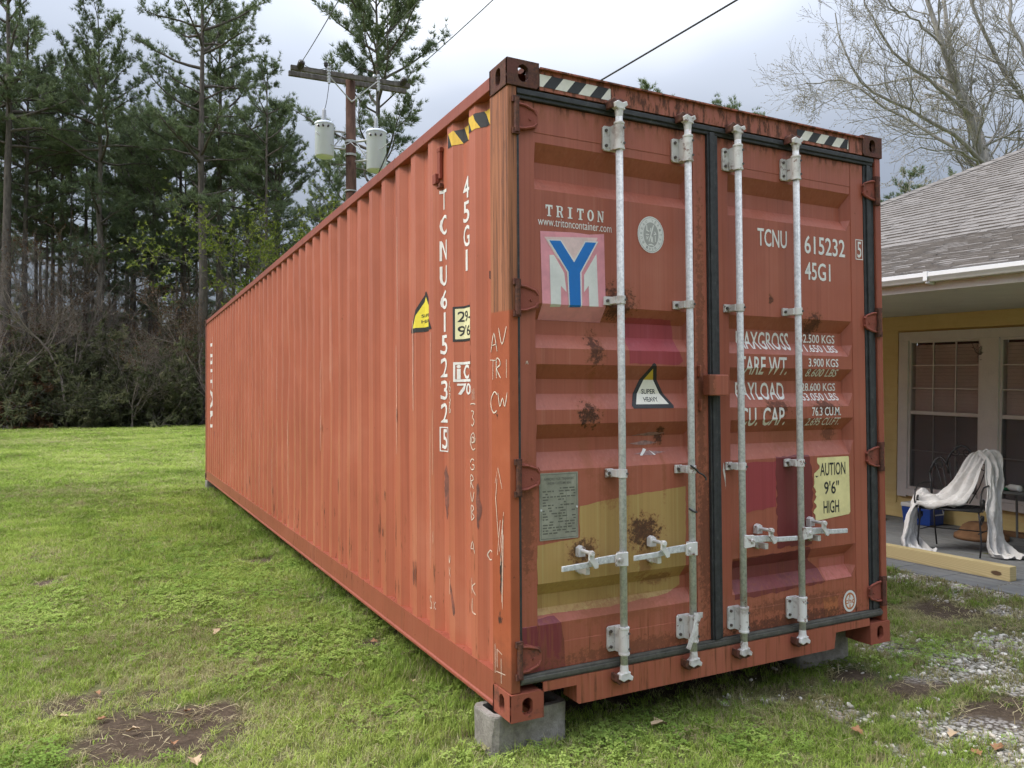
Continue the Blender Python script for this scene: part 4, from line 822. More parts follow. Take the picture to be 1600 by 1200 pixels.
def course(x0, z0, x1, z1, y1, seed):
    rr = random.Random(seed); ys = [-2.2]; m = MB()
    while ys[-1] < y1: ys.append(min(y1, ys[-1] + rr.uniform(.10, .24)))
    nrm = Vector((-(z1 - z0), 0, x1 - x0)).normalized(); vs = []; fs = []
    for i in range(len(ys) - 1):
        h = rr.choice((.014, .019, .022)); back = rr.choice((0, 0, .03))
        A = Vector((x0, 0, z0)) + (Vector((x1, 0, z1)) - Vector((x0, 0, z0))) * back
        lo0 = A; lo1 = A + nrm * h; up = Vector((x1, 0, z1)) + nrm * .004
        for y in (ys[i], ys[i + 1]): vs += [(lo0.x, y, lo0.z), (lo1.x, y, lo1.z), (up.x, y, up.z)]
        k = i * 6; fs += [(k, k + 3, k + 4, k + 1), (k + 1, k + 4, k + 5, k + 2)]
        if i: fs += [(k - 3, k, k + 1, k - 2), (k - 2, k + 1, k + 2, k - 1)]
    m.add(vs, fs); hb(m, 'shingle_course', M_SHIN, rk)
nP = 21
for i in range(nP):
    t0, t1 = i / nP, (i + 1.12) / nP; course(EX - .045 + t0 * (WXP - EX + .045), 2.50 + t0 * (ZBK - 2.50), EX - .045 + t1 * (WXP - EX + .045), 2.50 + t1 * (ZBK - 2.50), 7.9, i)
nM = 39
for i in range(nM):
    t0, t1 = i / nM, (i + 1.12) / nM; xa, xb = WXP + t0 * 5.03, WXP + min(1, t1) * 5.03; course(xa, ZBK + (xa - WXP) * .5, xb, ZBK + (xb - WXP) * .5, HIPY(xa), 100 + i)
hc = MB()
for i in range(36):
    x0_ = WXP + i * .14; x1_ = x0_ + .16; zf = lambda x: ZBK + (x - WXP) * .5 + .03
    hc.add([(x0_, HIPY(x0_) - .16, zf(x0_) - .005), (x1_, HIPY(x1_) - .16, zf(x1_) - .01), (x1_, HIPY(x1_), zf(x1_) + .012), (x0_, HIPY(x0_), zf(x0_) + .022), (x1_, HIPY(x1_) + .12, zf(x1_) - .05), (x0_, HIPY(x0_) + .12, zf(x0_) - .04)], [(0, 1, 2, 3), (3, 2, 4, 5)])
hc_o = hb(hc, 'hip_cap', M_SHIN, rk); hc_o['kind'] = 'stuff'
sp_ = MB(); rr = random.Random(8)
for i in range(26):
    p = Vector((WXP - .036, 2.505 + rr.gauss(0, .02), 1.905 + rr.gauss(0, .035))); q = p + Vector((rr.uniform(-.02, 0), rr.gauss(0, .03), rr.gauss(0, .035))); sp_.tube([p, q], .0028, 4)
dn = sp_.build('dried_sprig', M_BOLT); tag(dn, 'small dark dried sprig stuck on the white post between the porch windows', 'dried plant')

# ================================================================ porch deck and what stands on it
DZ = -.12
DK = thing('porch_deck', 'low grey weathered plank deck in front of the yellow house', 'deck', (4.66, 2.8, -.20))
DO = Vector(DK.location)
def pb(mb, name, mat, parent, bevel=0):
    O_ = Vector(parent.location); mb.v = [(a - O_.x, c - O_.y, e - O_.z) for a, c, e in mb.v]; return mb.build(name, mat, parent, bevel=bevel)
b = NB('grey deck board'); gn = b.noise(1, 5, .65, b.map((45, 2.2, 45))); M_DECK = b.done(b.ramp(b.m_('ADD', b.m_('MULTIPLY', gn, .6), b.m_('MULTIPLY', b.noise(2.5, 4, .6), .4)), [(.3, (.10, .105, .108)), (.5, (.175, .180, .182)), (.72, (.27, .27, .265))]), .8)
x = 5.00; i = 0; rr = random.Random(2)
while x < 7.34:
    pb(MB().box(x, x + .134, -2.0, 8.0, DZ - .03, DZ + rr.uniform(-.002, .002)), 'deck_board', M_DECK, DK, .003); x += .142
y = -1.7
while y < 7.8:
    pb(MB().box(4.665 + rr.uniform(-.008, .008), 4.992, y, y + .412, DZ - .05, DZ - .002 + rr.uniform(-.003, .003)), 'edge_plank', M_DECK, DK, .004); y += .42
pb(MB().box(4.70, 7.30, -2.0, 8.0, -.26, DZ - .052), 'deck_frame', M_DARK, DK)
b = NB('fresh pine lumber'); wv = b.n('ShaderNodeTexWave', wave_type='RINGS'); b.put(wv.inputs['Vector'], b.map((5, .35, 9))); wv.inputs['Scale'].default_value = 3.5; wv.inputs['Distortion'].default_value = 3; wv.inputs['Detail'].default_value = 3
X, Y, Z = b.xyz(); kn = b.m_('ADD', b.m_('POWER', b.m_('DIVIDE', b.m_('SUBTRACT', Y, -1.82), .05), 2), b.m_('POWER', b.m_('DIVIDE', b.m_('SUBTRACT', Z, .050), .022), 2))
col = b.mix(b.m_('MULTIPLY', wv.outputs['Fac'], .55), (.62, .50, .26), (.46, .35, .155)); col = b.mix(b.step(b.m_('ADD', kn, b.m_('MULTIPLY', b.noise(60, 2), .4)), 1.3, .7), col, (.12, .07, .035)); M_LUM = b.done(col, .7)
lb = MB().box(-.045, .045, -1.93, 3.2, 0, .118).build('timber_beam', M_LUM, None, bevel=.003); lb.location = (5.05, 2.76, DZ + .0025); tag(lb, 'pale yellow new timber beam lying along the front of the porch deck', 'beam')
# wrought iron chair
M_IRON = speckle('black wrought iron', (.018, .018, .020), .5, .3, 30)
CHR = thing('garden_chair', 'black wrought iron garden chair with scrolled back and a white sheet thrown over it', 'chair', (5.865, 1.86, DZ)); CHR.rotation_euler.z = R(20)
def tb(name, curves, r=.008, parent=CHR):
    m = MB()
    for c in curves: m.tube(c, r, 6)
    return m.build(name, M_IRON, parent, smooth=True)
def arch(y0, y1, x0, z0, h, n=12): return [(x0 + .05 * math.sin(math.pi * i / n), y0 + (y1 - y0) * i / n, z0 + h * math.sin(math.pi * i / n) ** .7) for i in range(n + 1)]
def scroll(c, r0, turns, plane, dirn=1, n=18, st=0):
    o = []
    for i in range(n + 1):
        a = st + dirn * turns * 2 * math.pi * i / n; r = r0 * (1 - .8 * i / n); u_, v_ = r * math.cos(a), r * math.sin(a)
        o.append((c[0] + u_, c[1], c[2] + v_) if plane == 'xz' else (c[0], c[1] + u_, c[2] + v_))
    return o
for sy in (-1, 1):
    tb('leg', [[(-.24, sy * .265, 0.0), (-.22, sy * .275, .12), (-.20, sy * .262, .30), (-.21, sy * .255, .43)]]); tb('leg', [[(.30, sy * .24, 0.0), (.24, sy * .24, .20), (.21, sy * .24, .43)]])
    tb('armrest', [[(.23, sy * .27, .64), (.08, sy * .285, .655), (-.14, sy * .285, .65), (-.24, sy * .285, .60), (-.275, sy * .285, .52), (-.25, sy * .285, .45), (-.19, sy * .285, .43)], scroll((-.15, sy * .285, .50), .055, 1.2, 'xz', -1, 16, -2.2)])
    tb('leg_scroll', [scroll((-.17, sy * .268, .34), .05, 1.4, 'xz', 1, 16, 1.2), scroll((-.11, sy * .268, .36), .04, 1.3, 'xz', -1, 14, .4)], .006)
tb('seat_rim', [[(-.22, -.26, .43), (-.22, .26, .43), (-.16, .27, .432), (.21, .25, .43), (.21, -.25, .43), (-.16, -.27, .432), (-.22, -.26, .43)]], .010)
st_o = tb('seat_mesh', [[(-.22 + i * .036, -.255, .436), (-.22 + i * .036, .255, .436)] for i in range(1, 12)] + [[(-.22, -.25 + i * .05, .437), (.21, -.24 + i * .048, .437)] for i in range(1, 10)], .004)
tb('brace', [[(-.21, -.25, .22), (.24, -.24, .20)], [(-.21, .25, .22), (.24, .24, .20)], [(.0, -.25, .215), (.0, .25, .215)]], .006)
tb('back_frame', [[(.21, -.25, .43), (.25, -.27, .60), (.27, -.285, .74)], [(.21, .25, .43), (.25, .27, .60), (.27, .285, .74)], arch(-.285, -.11, .27, .74, .155), arch(-.14, .14, .285, .82, .20), arch(.11, .285, .27, .74, .155)], .011)
tb('back_scroll', [[(.22, y0 * .35, .45), (.25, y0 * .7, .62), (.29, y0, .86)] for y0 in (-.24, -.17, -.10, -.03, .04, .11, .18, .24)] + [scroll((.30, -.05, .955), .045, 1.4, 'yz', 1, 16, 3.1), scroll((.30, .05, .955), .045, 1.4, 'yz', -1, 16, 0), scroll((.29, -.20, .82), .05, 1.4, 'yz', 1, 16, 2), scroll((.29, .20, .82), .05, 1.4, 'yz', -1, 16, 1)], .0055)
# white sheet
ctl = [((5.72, 1.36, -.108), (5.90, 1.10, -.106)), ((5.74, 1.44, -.085), (6.03, 1.32, -.09)), ((5.80, 1.475, .10), (6.10, 1.42, .05)), ((5.90, 1.49, .34), (6.16, 1.44, .34)), ((6.02, 1.505, .58), (6.23, 1.44, .60)), ((6.12, 1.56, .78), (6.285, 1.44, .80)), ((6.18, 1.66, .845), (6.255, 1.52, .86)), ((6.13, 1.76, .70), (6.06, 1.56, .70)),
       ((6.06, 1.90, .47), (5.88, 1.62, .45)), ((6.04, 2.00, .40), (5.74, 1.72, .36)), ((6.00, 2.06, .46), (5.70, 1.92, .335)), ((5.95, 2.115, .43), (5.68, 2.07, .345)), ((5.90, 2.135, .20), (5.63, 2.12, .20)), ((5.84, 2.12, .02), (5.58, 2.16, .02)), ((5.74, 1.96, -.100), (5.52, 2.14, -.098)), ((5.68, 1.88, -.108), (5.54, 2.05, -.107))]
def cat(P, t):
    n = len(P) - 1; i = min(int(t), n - 1); f = t - i; a, b_, c, d = P[max(i - 1, 0)], P[i], P[i + 1], P[min(i + 2, n)]
    return .5 * (2 * b_ + (c - a) * f + (2 * a - 5 * b_ + 4 * c - d) * f * f + (3 * b_ - a - 3 * c + d) * f ** 3)
def tf(p): return Matrix.Rotation(R(20), 3, 'Z') @ (Vector(p) - Vector((5.95, 1.79, 0))) + Vector((5.865, 1.86, 0))
A_ = [tf(p[0]) for p in ctl]; B_ = [tf(p[1]) for p in ctl]; nt_, ns = 96, 30; vs = []; rr = random.Random(4)
ph = [rr.uniform(0, 6.28) for _ in range(8)]
for i in range(nt_ + 1):
    t = i / nt_ * (len(ctl) - 1); p, q = cat(A_, t), cat(B_, t); t2 = min(t + .05, len(ctl) - 1); al = (cat(A_, t2) + cat(B_, t2) - cat(A_, t2 - .05) - cat(B_, t2 - .05)); nrm = (q - p).cross(al).normalized()
    for j in range(ns + 1):
        s_ = j / ns; am = .024 * (1 - .55 * math.exp(-((t - 6) / 1.2) ** 2)); f = am * (math.sin(s_ * 19 + .5 * t + ph[0]) + .6 * math.sin(s_ * 33 - .8 * t + ph[1]) + .35 * math.sin(t * 5 + s_ * 6 + ph[2]) + .30 * abs(math.sin(s_ * 47 + 2.2 * t + ph[3])) + .28 * abs(math.sin(t * 11 + s_ * 13 + ph[4])) - .3)
        w_ = p.lerp(q, s_) + nrm * f + Vector((0, 0, .012 * math.sin(t * 3.1 + s_ * 4)))
        w_.z = max(w_.z, DZ + .006 + .012 * abs(math.sin(s_ * 11 + t * 2))); vs.append(tuple(w_))
shm = MB().add(vs, [(i * (ns + 1) + j, (i + 1) * (ns + 1) + j, (i + 1) * (ns + 1) + j + 1, i * (ns + 1) + j + 1) for i in range(nt_) for j in range(ns)])
b = NB('white cotton sheet'); b.bump(b.noise(38, 4, .65), .55, .02); M_SHEET = b.done(b.ramp(b.noise(6, 4, .6), [(.3, (.50, .48, .455)), (.5, (.64, .625, .61)), (.7, (.72, .71, .695))]), .9)
so = shm.build('white_sheet', M_SHEET, None, smooth=True); md = so.modifiers.new('solid', 'SOLIDIFY'); md.thickness = .002; tag(so, 'crumpled white cotton sheet draped over the iron chair and down to the deck', 'sheet')
# cooler
M_CBL = speckle('blue plastic', (.015, .06, .30), .4, .15, 6); M_CWH = speckle('white plastic', (.75, .75, .74), .4, .08, 6)
CO = thing('cooler', 'blue cooler with a white lid against the wall below the left window', 'cooler', (7.12, 3.08, DZ)); CO.scale = (.8, .72, .95)
m = MB(); m.add([(-.155, -.24, .004), (.155, -.24, .004), (.155, .24, .004), (-.155, .24, .004), (-.17, -.26, .215), (.17, -.26, .215), (.17, .26, .215), (-.17, .26, .215)], [(0, 3, 2, 1), (4, 5, 6, 7), (0, 1, 5, 4), (1, 2, 6, 5), (2, 3, 7, 6), (3, 0, 4, 7)]); m.build('body', M_CBL, CO, bevel=.012)
MB().box(-.178, .178, -.268, .268, .216, .268).build('lid', M_CWH, CO, bevel=.012); MB().tube([(-.10, -.272, .20), (-.10, -.285, .14), (.10, -.285, .14), (.10, -.272, .20)], .008, 6).build('handle', M_CWH, CO); MB().tube([(-.10, .272, .20), (-.10, .285, .14), (.10, .285, .14), (.10, .272, .20)], .008, 6).build('handle', M_CWH, CO)
# broom handle against the wall
BR = thing('broom', 'thin grey broom leaning on the yellow wall beside the container corner', 'broom', (6.98, 3.60, DZ))
MB().tube([(.0, 0, .10), (.36, .18, .95)], .011, 8).build('stick', speckle('grey wood', (.16, .15, .13), .8, .3, 20), BR)
MB().prism([(-.12, 0), (.12, 0), (.06, .12), (-.06, .12)], lambda a, c: (-.02, a, c), lambda a, c: (.02, a, c)).build('bristles', M_DARK, BR)
b = NB('terracotta'); M_TERR = b.done(b.ramp(b.noise(8, 4, .6), [(.3, (.13, .065, .03)), (.7, (.24, .125, .06))]), .85)
po = MB().lathe([(.02, .175), (.12, .17), (.17, .14), (.235, .045), (.255, .045), (.26, .0), (.24, 0), (.20, .09), (.10, .15), (.0, .155)], n=24).build('terracotta_bowl', M_TERR, None, smooth=True); po.location = (6.75, 2.15, DZ + .003); tag(po, 'upturned brown terracotta bowl on the deck behind the chair', 'bowl')
wp = MB().box(-.07, .07, -.45, .45, 0, .045).build('wood_plank', M_TERR, None, bevel=.004); wp.location = (7.18, 2.10, DZ + .003); wp.rotation_euler.z = .1; tag(wp, 'short brown plank lying on the deck along the wall', 'plank')
# side table with a few garden things
TB = thing('side_table', 'small grey metal table below the right window', 'table', (6.90, 1.72, DZ)); M_TGR = speckle('grey table paint', (.16, .16, .155), .5, .15, 9)
MB().box(-.25, .25, -.30, .30, .515, .54).build('table_top', M_TGR, TB, bevel=.004)
for sx in (-1, 1):
    for sy in (-1, 1): MB().tube([(sx * .22, sy * .27, 0), (sx * .21, sy * .26, .5145)], .012, 8).build('leg', M_TGR, TB)
m = MB(); rr = random.Random(6)
m.lathe([(.0, .028), (.06, .030), (.085, .018), (.088, .004), (.0, .001)], n=14)
for i, (a, l) in enumerate(((-.5, .10), (-.2, .13), (.1, .135), (.4, .12), (1.2, .08))): m.tube([(.05 * math.cos(a), .05 * math.sin(a), .014), ((.06 + l * .5) * math.cos(a), (.06 + l * .5) * math.sin(a), .018), ((.06 + l) * math.cos(a), (.06 + l) * math.sin(a), .010)], [.015, .014, .010], 8)
gl_ = m.build('garden_glove', speckle('green knit', (.015, .14, .06), .9, .2, 20), None, smooth=True); gl_.location = (6.80, 1.90, DZ + .542); gl_.rotation_euler.z = 1.4; tag(gl_, 'green garden glove lying on the grey porch table', 'glove')
bt = MB(); bt.lathe([(0, 0), (.032, 0), (.034, .01), (.034, .13), (.014, .16), (.014, .185), (0, .186)], n=16); bo = bt.build('bottle', M_CWH, None, smooth=True); bo.rotation_euler = (0, R(90), R(70)); bo.location = (6.72, 1.72, DZ + .576); tag(bo, 'white plastic bottle lying on the grey porch table', 'bottle')
# ================================================================ trees
def stand(u, depth):
    p = at(u, 630, depth); return Vector((p.x, p.y, float(gz(p.x, p.y)) - .05))
def tubes(paths, name, mat, parent):
    """paths: (points, radii, sides) -> one bark mesh"""
    V, F, k = [], [], 0
    for P, rad, n in paths:
        P = np.asarray(P, float); m = len(P); T = np.gradient(P, axis=0); T /= np.linalg.norm(T, axis=1)[:, None] + 1e-9
        ref = np.array([1., 0, 0]) if abs(T[0, 2]) > .8 else np.array([0, 0, 1.]); A = np.cross(T, ref); A /= np.linalg.norm(A, axis=1)[:, None] + 1e-9; B = np.cross(T, A)
        q = np.arange(n) * 2 * math.pi / n; ring_ = A[:, None] * np.cos(q)[None, :, None] + B[:, None] * np.sin(q)[None, :, None]
        V.append((P[:, None] + ring_ * np.asarray(rad)[:, None, None]).reshape(-1, 3)); i = np.arange(m - 1)[:, None] * n; j = np.arange(n)[None]; j2 = (j + 1) % n
        F.append(np.stack([i + j, i + j2, i + n + j2, i + n + j], -1).reshape(-1, 4) + k); k += m * n
    return np_mesh(name, np.concatenate(V), np.concatenate(F), mat, parent, smooth=True)
def sprays(P, D, K, length, width, spread, rg, name, mat, parent, tone=None, droop=0):
    """K narrow leaves round each point P, fanned about direction D"""
    n = len(P); P = np.repeat(P, K, 0); D = np.repeat(D, K, 0); r = rg.normal(size=(n * K, 3)); d = D + r * spread; d[:, 2] -= droop; d /= np.linalg.norm(d, axis=1)[:, None]
    L = length * rg.uniform(.65, 1.25, n * K)[:, None]; s_ = np.cross(d, rg.normal(size=(n * K, 3))); s_ /= np.linalg.norm(s_, axis=1)[:, None] + 1e-9; wd_ = width * rg.uniform(.7, 1.3, n * K)[:, None]
    b0 = P + d * L * .08; V = np.stack([b0 - s_ * wd_ * .5, b0 + s_ * wd_ * .5, b0 + d * L], 1).reshape(-1, 3); F = np.arange(n * K * 3).reshape(-1, 3)
    tone = rg.uniform(0, 1, n) if tone is None else tone; t = np.clip(np.repeat(tone, K) * .75 + rg.uniform(0, .25, n * K), 0, 1)
    return np_mesh(name, V, F, mat, parent, {'tone': t})
def leafmat(name, els, trans=.25):
    b = NB(name); t = b.attr('tone')[2]; c = b.ramp(t, els); df = b.n('ShaderNodeBsdfDiffuse'); tl = b.n('ShaderNodeBsdfTranslucent'); b.put(df.inputs[0], c); b.put(tl.inputs[0], c); mx_ = b.n('ShaderNodeMixShader'); mx_.inputs[0].default_value = trans
    b.t.links.new(df.outputs[0], mx_.inputs[1]); b.t.links.new(tl.outputs[0], mx_.inputs[2]); b.t.links.new(mx_.outputs[0], b.o.inputs[0]); return b.m
M_NEED = leafmat('pine needles', [(0, (.090, .118, .078)), (.45, (.170, .215, .115)), (.8, (.25, .30, .145)), (1, (.32, .34, .17))], .4); M_LIME = leafmat('spring leaves', [(0, (.10, .14, .03)), (.5, (.20, .25, .05)), (1, (.34, .36, .09))]); M_BUD = leafmat('buds', [(0, (.22, .17, .12)), (.5, (.33, .28, .18)), (1, (.38, .36, .20))])
M_SHRUB = leafmat('evergreen shrub leaves', [(0, (.065, .070, .044)), (.5, (.12, .13, .070)), (1, (.21, .20, .115))], .4); M_RUST = leafmat('dry brown leaves', [(0, (.07, .04, .025)), (.6, (.14, .08, .045)), (1, (.22, .13, .07))])
def bark(name, c0, c1): b = NB(name); f = b.noise(1, 5, .7, b.map((9, 9, 2.2))); b.bump(f, .6, .03); return b.done(b.ramp(f, [(.3, c0), (.7, c1)]), .95, 0, .1)
M_PBARK = bark('pine bark', (.065, .055, .049), (.18, .152, .134)); M_GBARK = bark('grey bark', (.20, .188, .175), (.46, .435, .405)); M_DBARK = bark('dark twig bark', (.095, .082, .072), (.23, .205, .18)); M_BRN = bark('brown twig bark', (.14, .112, .092), (.30, .25, .215))
def bent(rg, p, d, L, n, wob, up=0.0):
    P = [np.array(p, float)]; d = np.array(d, float) / np.linalg.norm(d)
    for i in range(n): d = d + rg.normal(size=3) * wob + np.array([0, 0, up]); d /= np.linalg.norm(d); P.append(P[-1] + d * L / n)
    return np.array(P)
def make_pine(seed, H, cs, cr, r0, dens=1.0, lean=.02):
    rg = np.random.default_rng(seed); paths = []; n = 14; zz = np.linspace(0, H, n); ox = np.cumsum(rg.normal(0, lean * H / n, n)); oy = np.cumsum(rg.normal(0, lean * H / n, n)); ox -= ox[0]; oy -= oy[0]
    T = np.stack([ox, oy, zz], 1); paths.append((T, r0 * (1 - .86 * (zz / H) ** 1.1), 9)); P, D, tone = [], [], []
    nl = int(34 * dens); hs = np.sort(cs + (1 - cs) * rg.uniform(0, 1, nl) ** .8); ang = rg.uniform(0, 6.28)
    for h in hs:
        k = (h - cs) / (1 - cs); ang += 2.4 + rg.normal(0, .5); L = cr * (.38 + .62 * math.sin(math.pi * min(.97, .22 + .72 * k)) ** .9) * rg.uniform(.55, 1.15) * (1 if k < .85 else .75)
        p0 = np.array([np.interp(h * H, zz, T[:, 0]), np.interp(h * H, zz, T[:, 1]), h * H]); el = .10 + .75 * k ** 1.5 + rg.normal(0, .16); d = np.array([math.cos(ang) * math.cos(el), math.sin(ang) * math.cos(el), math.sin(el)])
        B = bent(rg, p0, d, L, 6, .13, .05); rb = max(.018, .10 * r0 / .3 * (L / cr)); paths.append((B, np.linspace(rb, .012, 7), 5)); lt = rg.uniform(.15, .85) * .6 + .25 * k
        for j in range(int(6 + L * 2.0)):
            t = .30 + .70 * (j + rg.uniform(0, 1)) / (6 + L * 2.0); i = min(5, int(t * 6)); q = B[i] + (B[i + 1] - B[i]) * (t * 6 - i); bd = B[i + 1] - B[i]; bd /= np.linalg.norm(bd); sd = np.cross(bd, [0, 0, 1.]) * rg.choice([-1, 1]) + bd * rg.uniform(.3, 1.1) + np.array([0, 0, rg.uniform(-.1, .55)])
            l2 = rg.uniform(.35, .95) * (1.25 - .45 * t) * min(1.4, .5 + cr / 5); C_ = bent(rg, q, sd, l2, 3, .16, .10); paths.append((C_, np.linspace(.016, .006, 4), 3))
            for m in range(int(6 * dens) + 1):
                f = .25 + .75 * rg.uniform(0, 1); ii = min(2, int(f * 3)); c = C_[ii] + (C_[ii + 1] - C_[ii]) * (f * 3 - ii) + rg.normal(0, .09, 3); P.append(c); dd = C_[-1] - C_[0]; D.append(dd / np.linalg.norm(dd) + np.array([0, 0, .35])); tone.append(lt + rg.normal(0, .15))
    for h in np.linspace(cs * .45, cs, 6):   # dead stubs on the bare bole
        a = rg.uniform(0, 6.28); paths.append((bent(rg, [np.interp(h * H, zz, T[:, 0]), np.interp(h * H, zz, T[:, 1]), h * H], [math.cos(a), math.sin(a), .15], rg.uniform(.5, 1.8), 4, .2), np.linspace(.03, .008, 5), 3))
    r = thing('pine_tree', 'x', 'tree'); tubes(paths, 'trunk', M_PBARK, r); sprays(np.array(P), np.array(D), 13, .30, .034, .62, rg, 'crown', M_NEED, r, np.array(tone)); return r
def make_bare(name, seed, H, r0, mat, split=3, depth=5, spread=.55, leaf=None, nleaf=0, up=.10, tw=.005, lsize=.06, multi=1, mat2=None):
    rg = np.random.default_rng(seed); paths = []; tips = []
    def grow(p, d, L, r, lev):
        n = 5 if lev < 2 else 3; B = bent(rg, p, d, L, n, .10 + .03 * lev, up * (.6 if lev else .2)); paths.append((B, np.linspace(r, max(tw, r * .62), n + 1), 7 if lev == 0 else (5 if lev < 2 else 3)))
        if lev >= depth - 1: tips.extend([(B[-1], B[-1] - B[-2]), (B[-2], B[-1] - B[-2])])
        if lev == depth: return
        kids = split + (1 if rg.uniform() < .5 else 0)
        for j in range(kids):
            t = 1 if j == 0 else rg.uniform(.35, 1); i = min(n - 1, int(t * n)); q = B[i] + (B[i + 1] - B[i]) * (t * n - i); bd = B[i + 1] - B[i]; bd /= np.linalg.norm(bd); s_ = rg.normal(size=3); s_ -= bd * s_.dot(bd); s_ /= np.linalg.norm(s_); sp_ = spread * (.35 if j == 0 else 1) * rg.uniform(.7, 1.3)
            grow(q, bd + s_ * sp_, L * rg.uniform(.58, .80), max(tw, r * (.66 if j == 0 else .48)), lev + 1)
    for m in range(multi): grow([rg.normal(0, .15), rg.normal(0, .15), 0], [rg.normal(0, .1 + .1 * (multi > 1)), rg.normal(0, .1 + .1 * (multi > 1)), 1], H * .36, r0, 0)
    r = thing(name, 'x', 'tree'); tubes(paths, 'trunk', mat, r)
    if leaf:
        P = np.array([a for a, _ in tips]); D = np.array([b_ / (np.linalg.norm(b_) + 1e-9) for _, b_ in tips]); sprays(P, D, nleaf, lsize, lsize * .45, .9, rg, 'crown', leaf, r)
    return r
def make_shrub(seed, H, Rr, leaf, dens=1.0, twigs=True):
    rg = np.random.default_rng(seed); paths = []; P = []; D = []
    for i in range(int(46 * dens)):
        a = rg.uniform(0, 6.28); el = rg.uniform(.25, 1.35); d = np.array([math.cos(a) * math.cos(el), math.sin(a) * math.cos(el), math.sin(el)]); L = rg.uniform(.6, 1.1) * (H * math.sin(el) + Rr * math.cos(el)) * .95
        B = bent(rg, [rg.normal(0, Rr * .25), rg.normal(0, Rr * .25), 0], d, L, 6, .14, -.03); paths.append((B, np.linspace(.03, .007, 7), 3))
        for j in range(9):
            t = rg.uniform(.15, 1); ii = min(5, int(t * 6)); q = B[ii] + (B[ii + 1] - B[ii]) * (t * 6 - ii); C_ = bent(rg, q, d * .5 + rg.normal(size=3) * .8, rg.uniform(.3, .9), 3, .2); paths.append((C_, np.linspace(.010, .004, 4), 3))
            for m in range(3): P.append(C_[1 + m % 3] + rg.normal(0, .12, 3)); D.append((C_[-1] - C_[0]))
    r = thing('shrub', 'x', 'shrub'); tubes(paths, 'stems', M_DBARK, r); D = np.array(D); D /= np.linalg.norm(D, axis=1)[:, None]; sprays(np.array(P), D, 9, .22, .09, .9, rg, 'foliage', leaf, r); return r
def put(proto, used, u, depth, label, group, sc=1.0, rz=None, cat=None):
    o = proto if proto not in used else copy_tree(proto); used.add(proto); o.location = stand(u, depth); o.rotation_euler = (0, 0, random.uniform(0, 6.28) if rz is None else rz); o.scale = (sc, sc, sc); o['label'] = label; o['group'] = group
    if cat: o['category'] = cat
    return o
USED = set()
PV = [make_pine(21, 30, .40, 5.2, .34, 1.15), make_pine(22, 29, .34, 6.0, .33, 1.2, .035), make_pine(23, 26, .42, 4.2, .25, 1.0), make_pine(24, 31, .50, 5.0, .36, 1.15), make_pine(25, 23, .30, 4.4, .24, 1.1, .03), make_pine(26, 25, .36, 5.4, .28, 1.25), make_pine(27, 27, .56, 3.2, .20, .75, .012), make_pine(28, 25, .50, 2.8, .16, .7, .015)]
PL = 'pines at the edge of the wood'
for v_, u, dp, sc, lb_ in ((3, 6, 53, 1.08, 'tall dark pine at the left edge of the picture with its top out of view'), (2, 38, 57, 1.10, 'slender pine just right of the leftmost tall pine'), (1, 160, 55, .97, 'broad pine with a forked crown left of centre of the wood'), (0, 318, 53, 1.10, 'tallest thick-trunked pine beside the far end of the container'),
                        (3, 342, 58, .98, 'slim pine trunk standing close behind the tallest pine'), (4, 285, 60, 1.12, 'narrow pine between the broad pine and the tallest pine'), (2, 95, 61, 1.06, 'pine with its crown between the slender pine and the broad pine'), (5, 596, 46, 1.08, 'big rounded pine behind the utility pole'), (4, 238, 62, 1.05, 'pine with a low crown left of the tallest pine'),
                        (5, 432, 58, .86, 'pine left of the utility pole beside the pale green tree'), (1, 385, 60, .80, 'thin pine in the gap left of the utility pole'), (1, -60, 56, 1.05, 'pine mostly outside the left edge of the picture'), (5, 205, 66, .98, 'full-crowned pine behind the broad forked pine'),
                        (5, 1016, 66, 1.06, 'pine whose tip shows above the container roof left of the middle door bars'), (4, 1142, 60, 1.05, 'left of two pine tips above the container roof near its right end'), (4, 1196, 62, 1.03, 'right of two pine tips above the container roof near its right end'), (2, 1428, 46, .56, 'dark pine peeping over the roof of the house beside the container'), (5, 1500, 50, .60, 'dark pine low behind the ridge of the house roof under the bare tree'), (4, 1385, 52, .62, 'pine right behind the top right corner of the container')):
    put(PV[v_], USED, u, dp, lb_, PL, sc)
rp = random.Random(31)
for i in range(20): put(PV[rp.randrange(6)], USED, -120 + i * 41 + rp.uniform(-12, 12), rp.uniform(66, 98), 'pine crowded in the back rows of the wood behind the lawn', 'pines in the back rows of the wood', rp.uniform(.72, .95))
for i in range(26): put(PV[6 + i % 2], USED, -70 + i * 20 + rp.uniform(-9, 9), rp.uniform(53, 72), 'slim straight pine bole in the crowded wood edge', 'slim pines in the wood edge', rp.uniform(.8, 1.05))
BV = [make_bare('bare_tree', 51, 13, .075, M_BRN, 3, 5, .62), make_bare('bare_tree', 52, 10, .07, M_BRN, 3, 5, .55, multi=2), make_bare('bare_tree', 53, 15, .12, M_DBARK, 3, 5, .5), make_bare('budding_tree', 54, 17, .14, M_DBARK, 3, 5, .55, M_LIME, 5, .1, .006, .22), make_bare('russet_tree', 55, 12, .09, M_BRN, 3, 5, .6, M_RUST, 2, .1, .006, .14)]
for v_, u, dp, sc, lb_ in ((0, 100, 50, 1.15, 'bare brown forked tree in front of the wood below the slender pine'), (4, 62, 54, 1.15, 'russet brown thin tree at the left of the wood'), (0, 15, 49, .85, 'low bare brown tree at the far left edge'), (3, 452, 54, .92, 'pale green budding tree left of the utility pole'), (3, 500, 52, .90, 'pale green budding tree just behind the left transformer'), (3, 380, 56, .72, 'small yellow green budding tree above the far container corner'), (2, 660, 50, .95, 'bare dark tree behind the container right of the transformers')):
    put(BV[v_], USED, u, dp, lb_, 'bare and budding trees along the wood', sc)
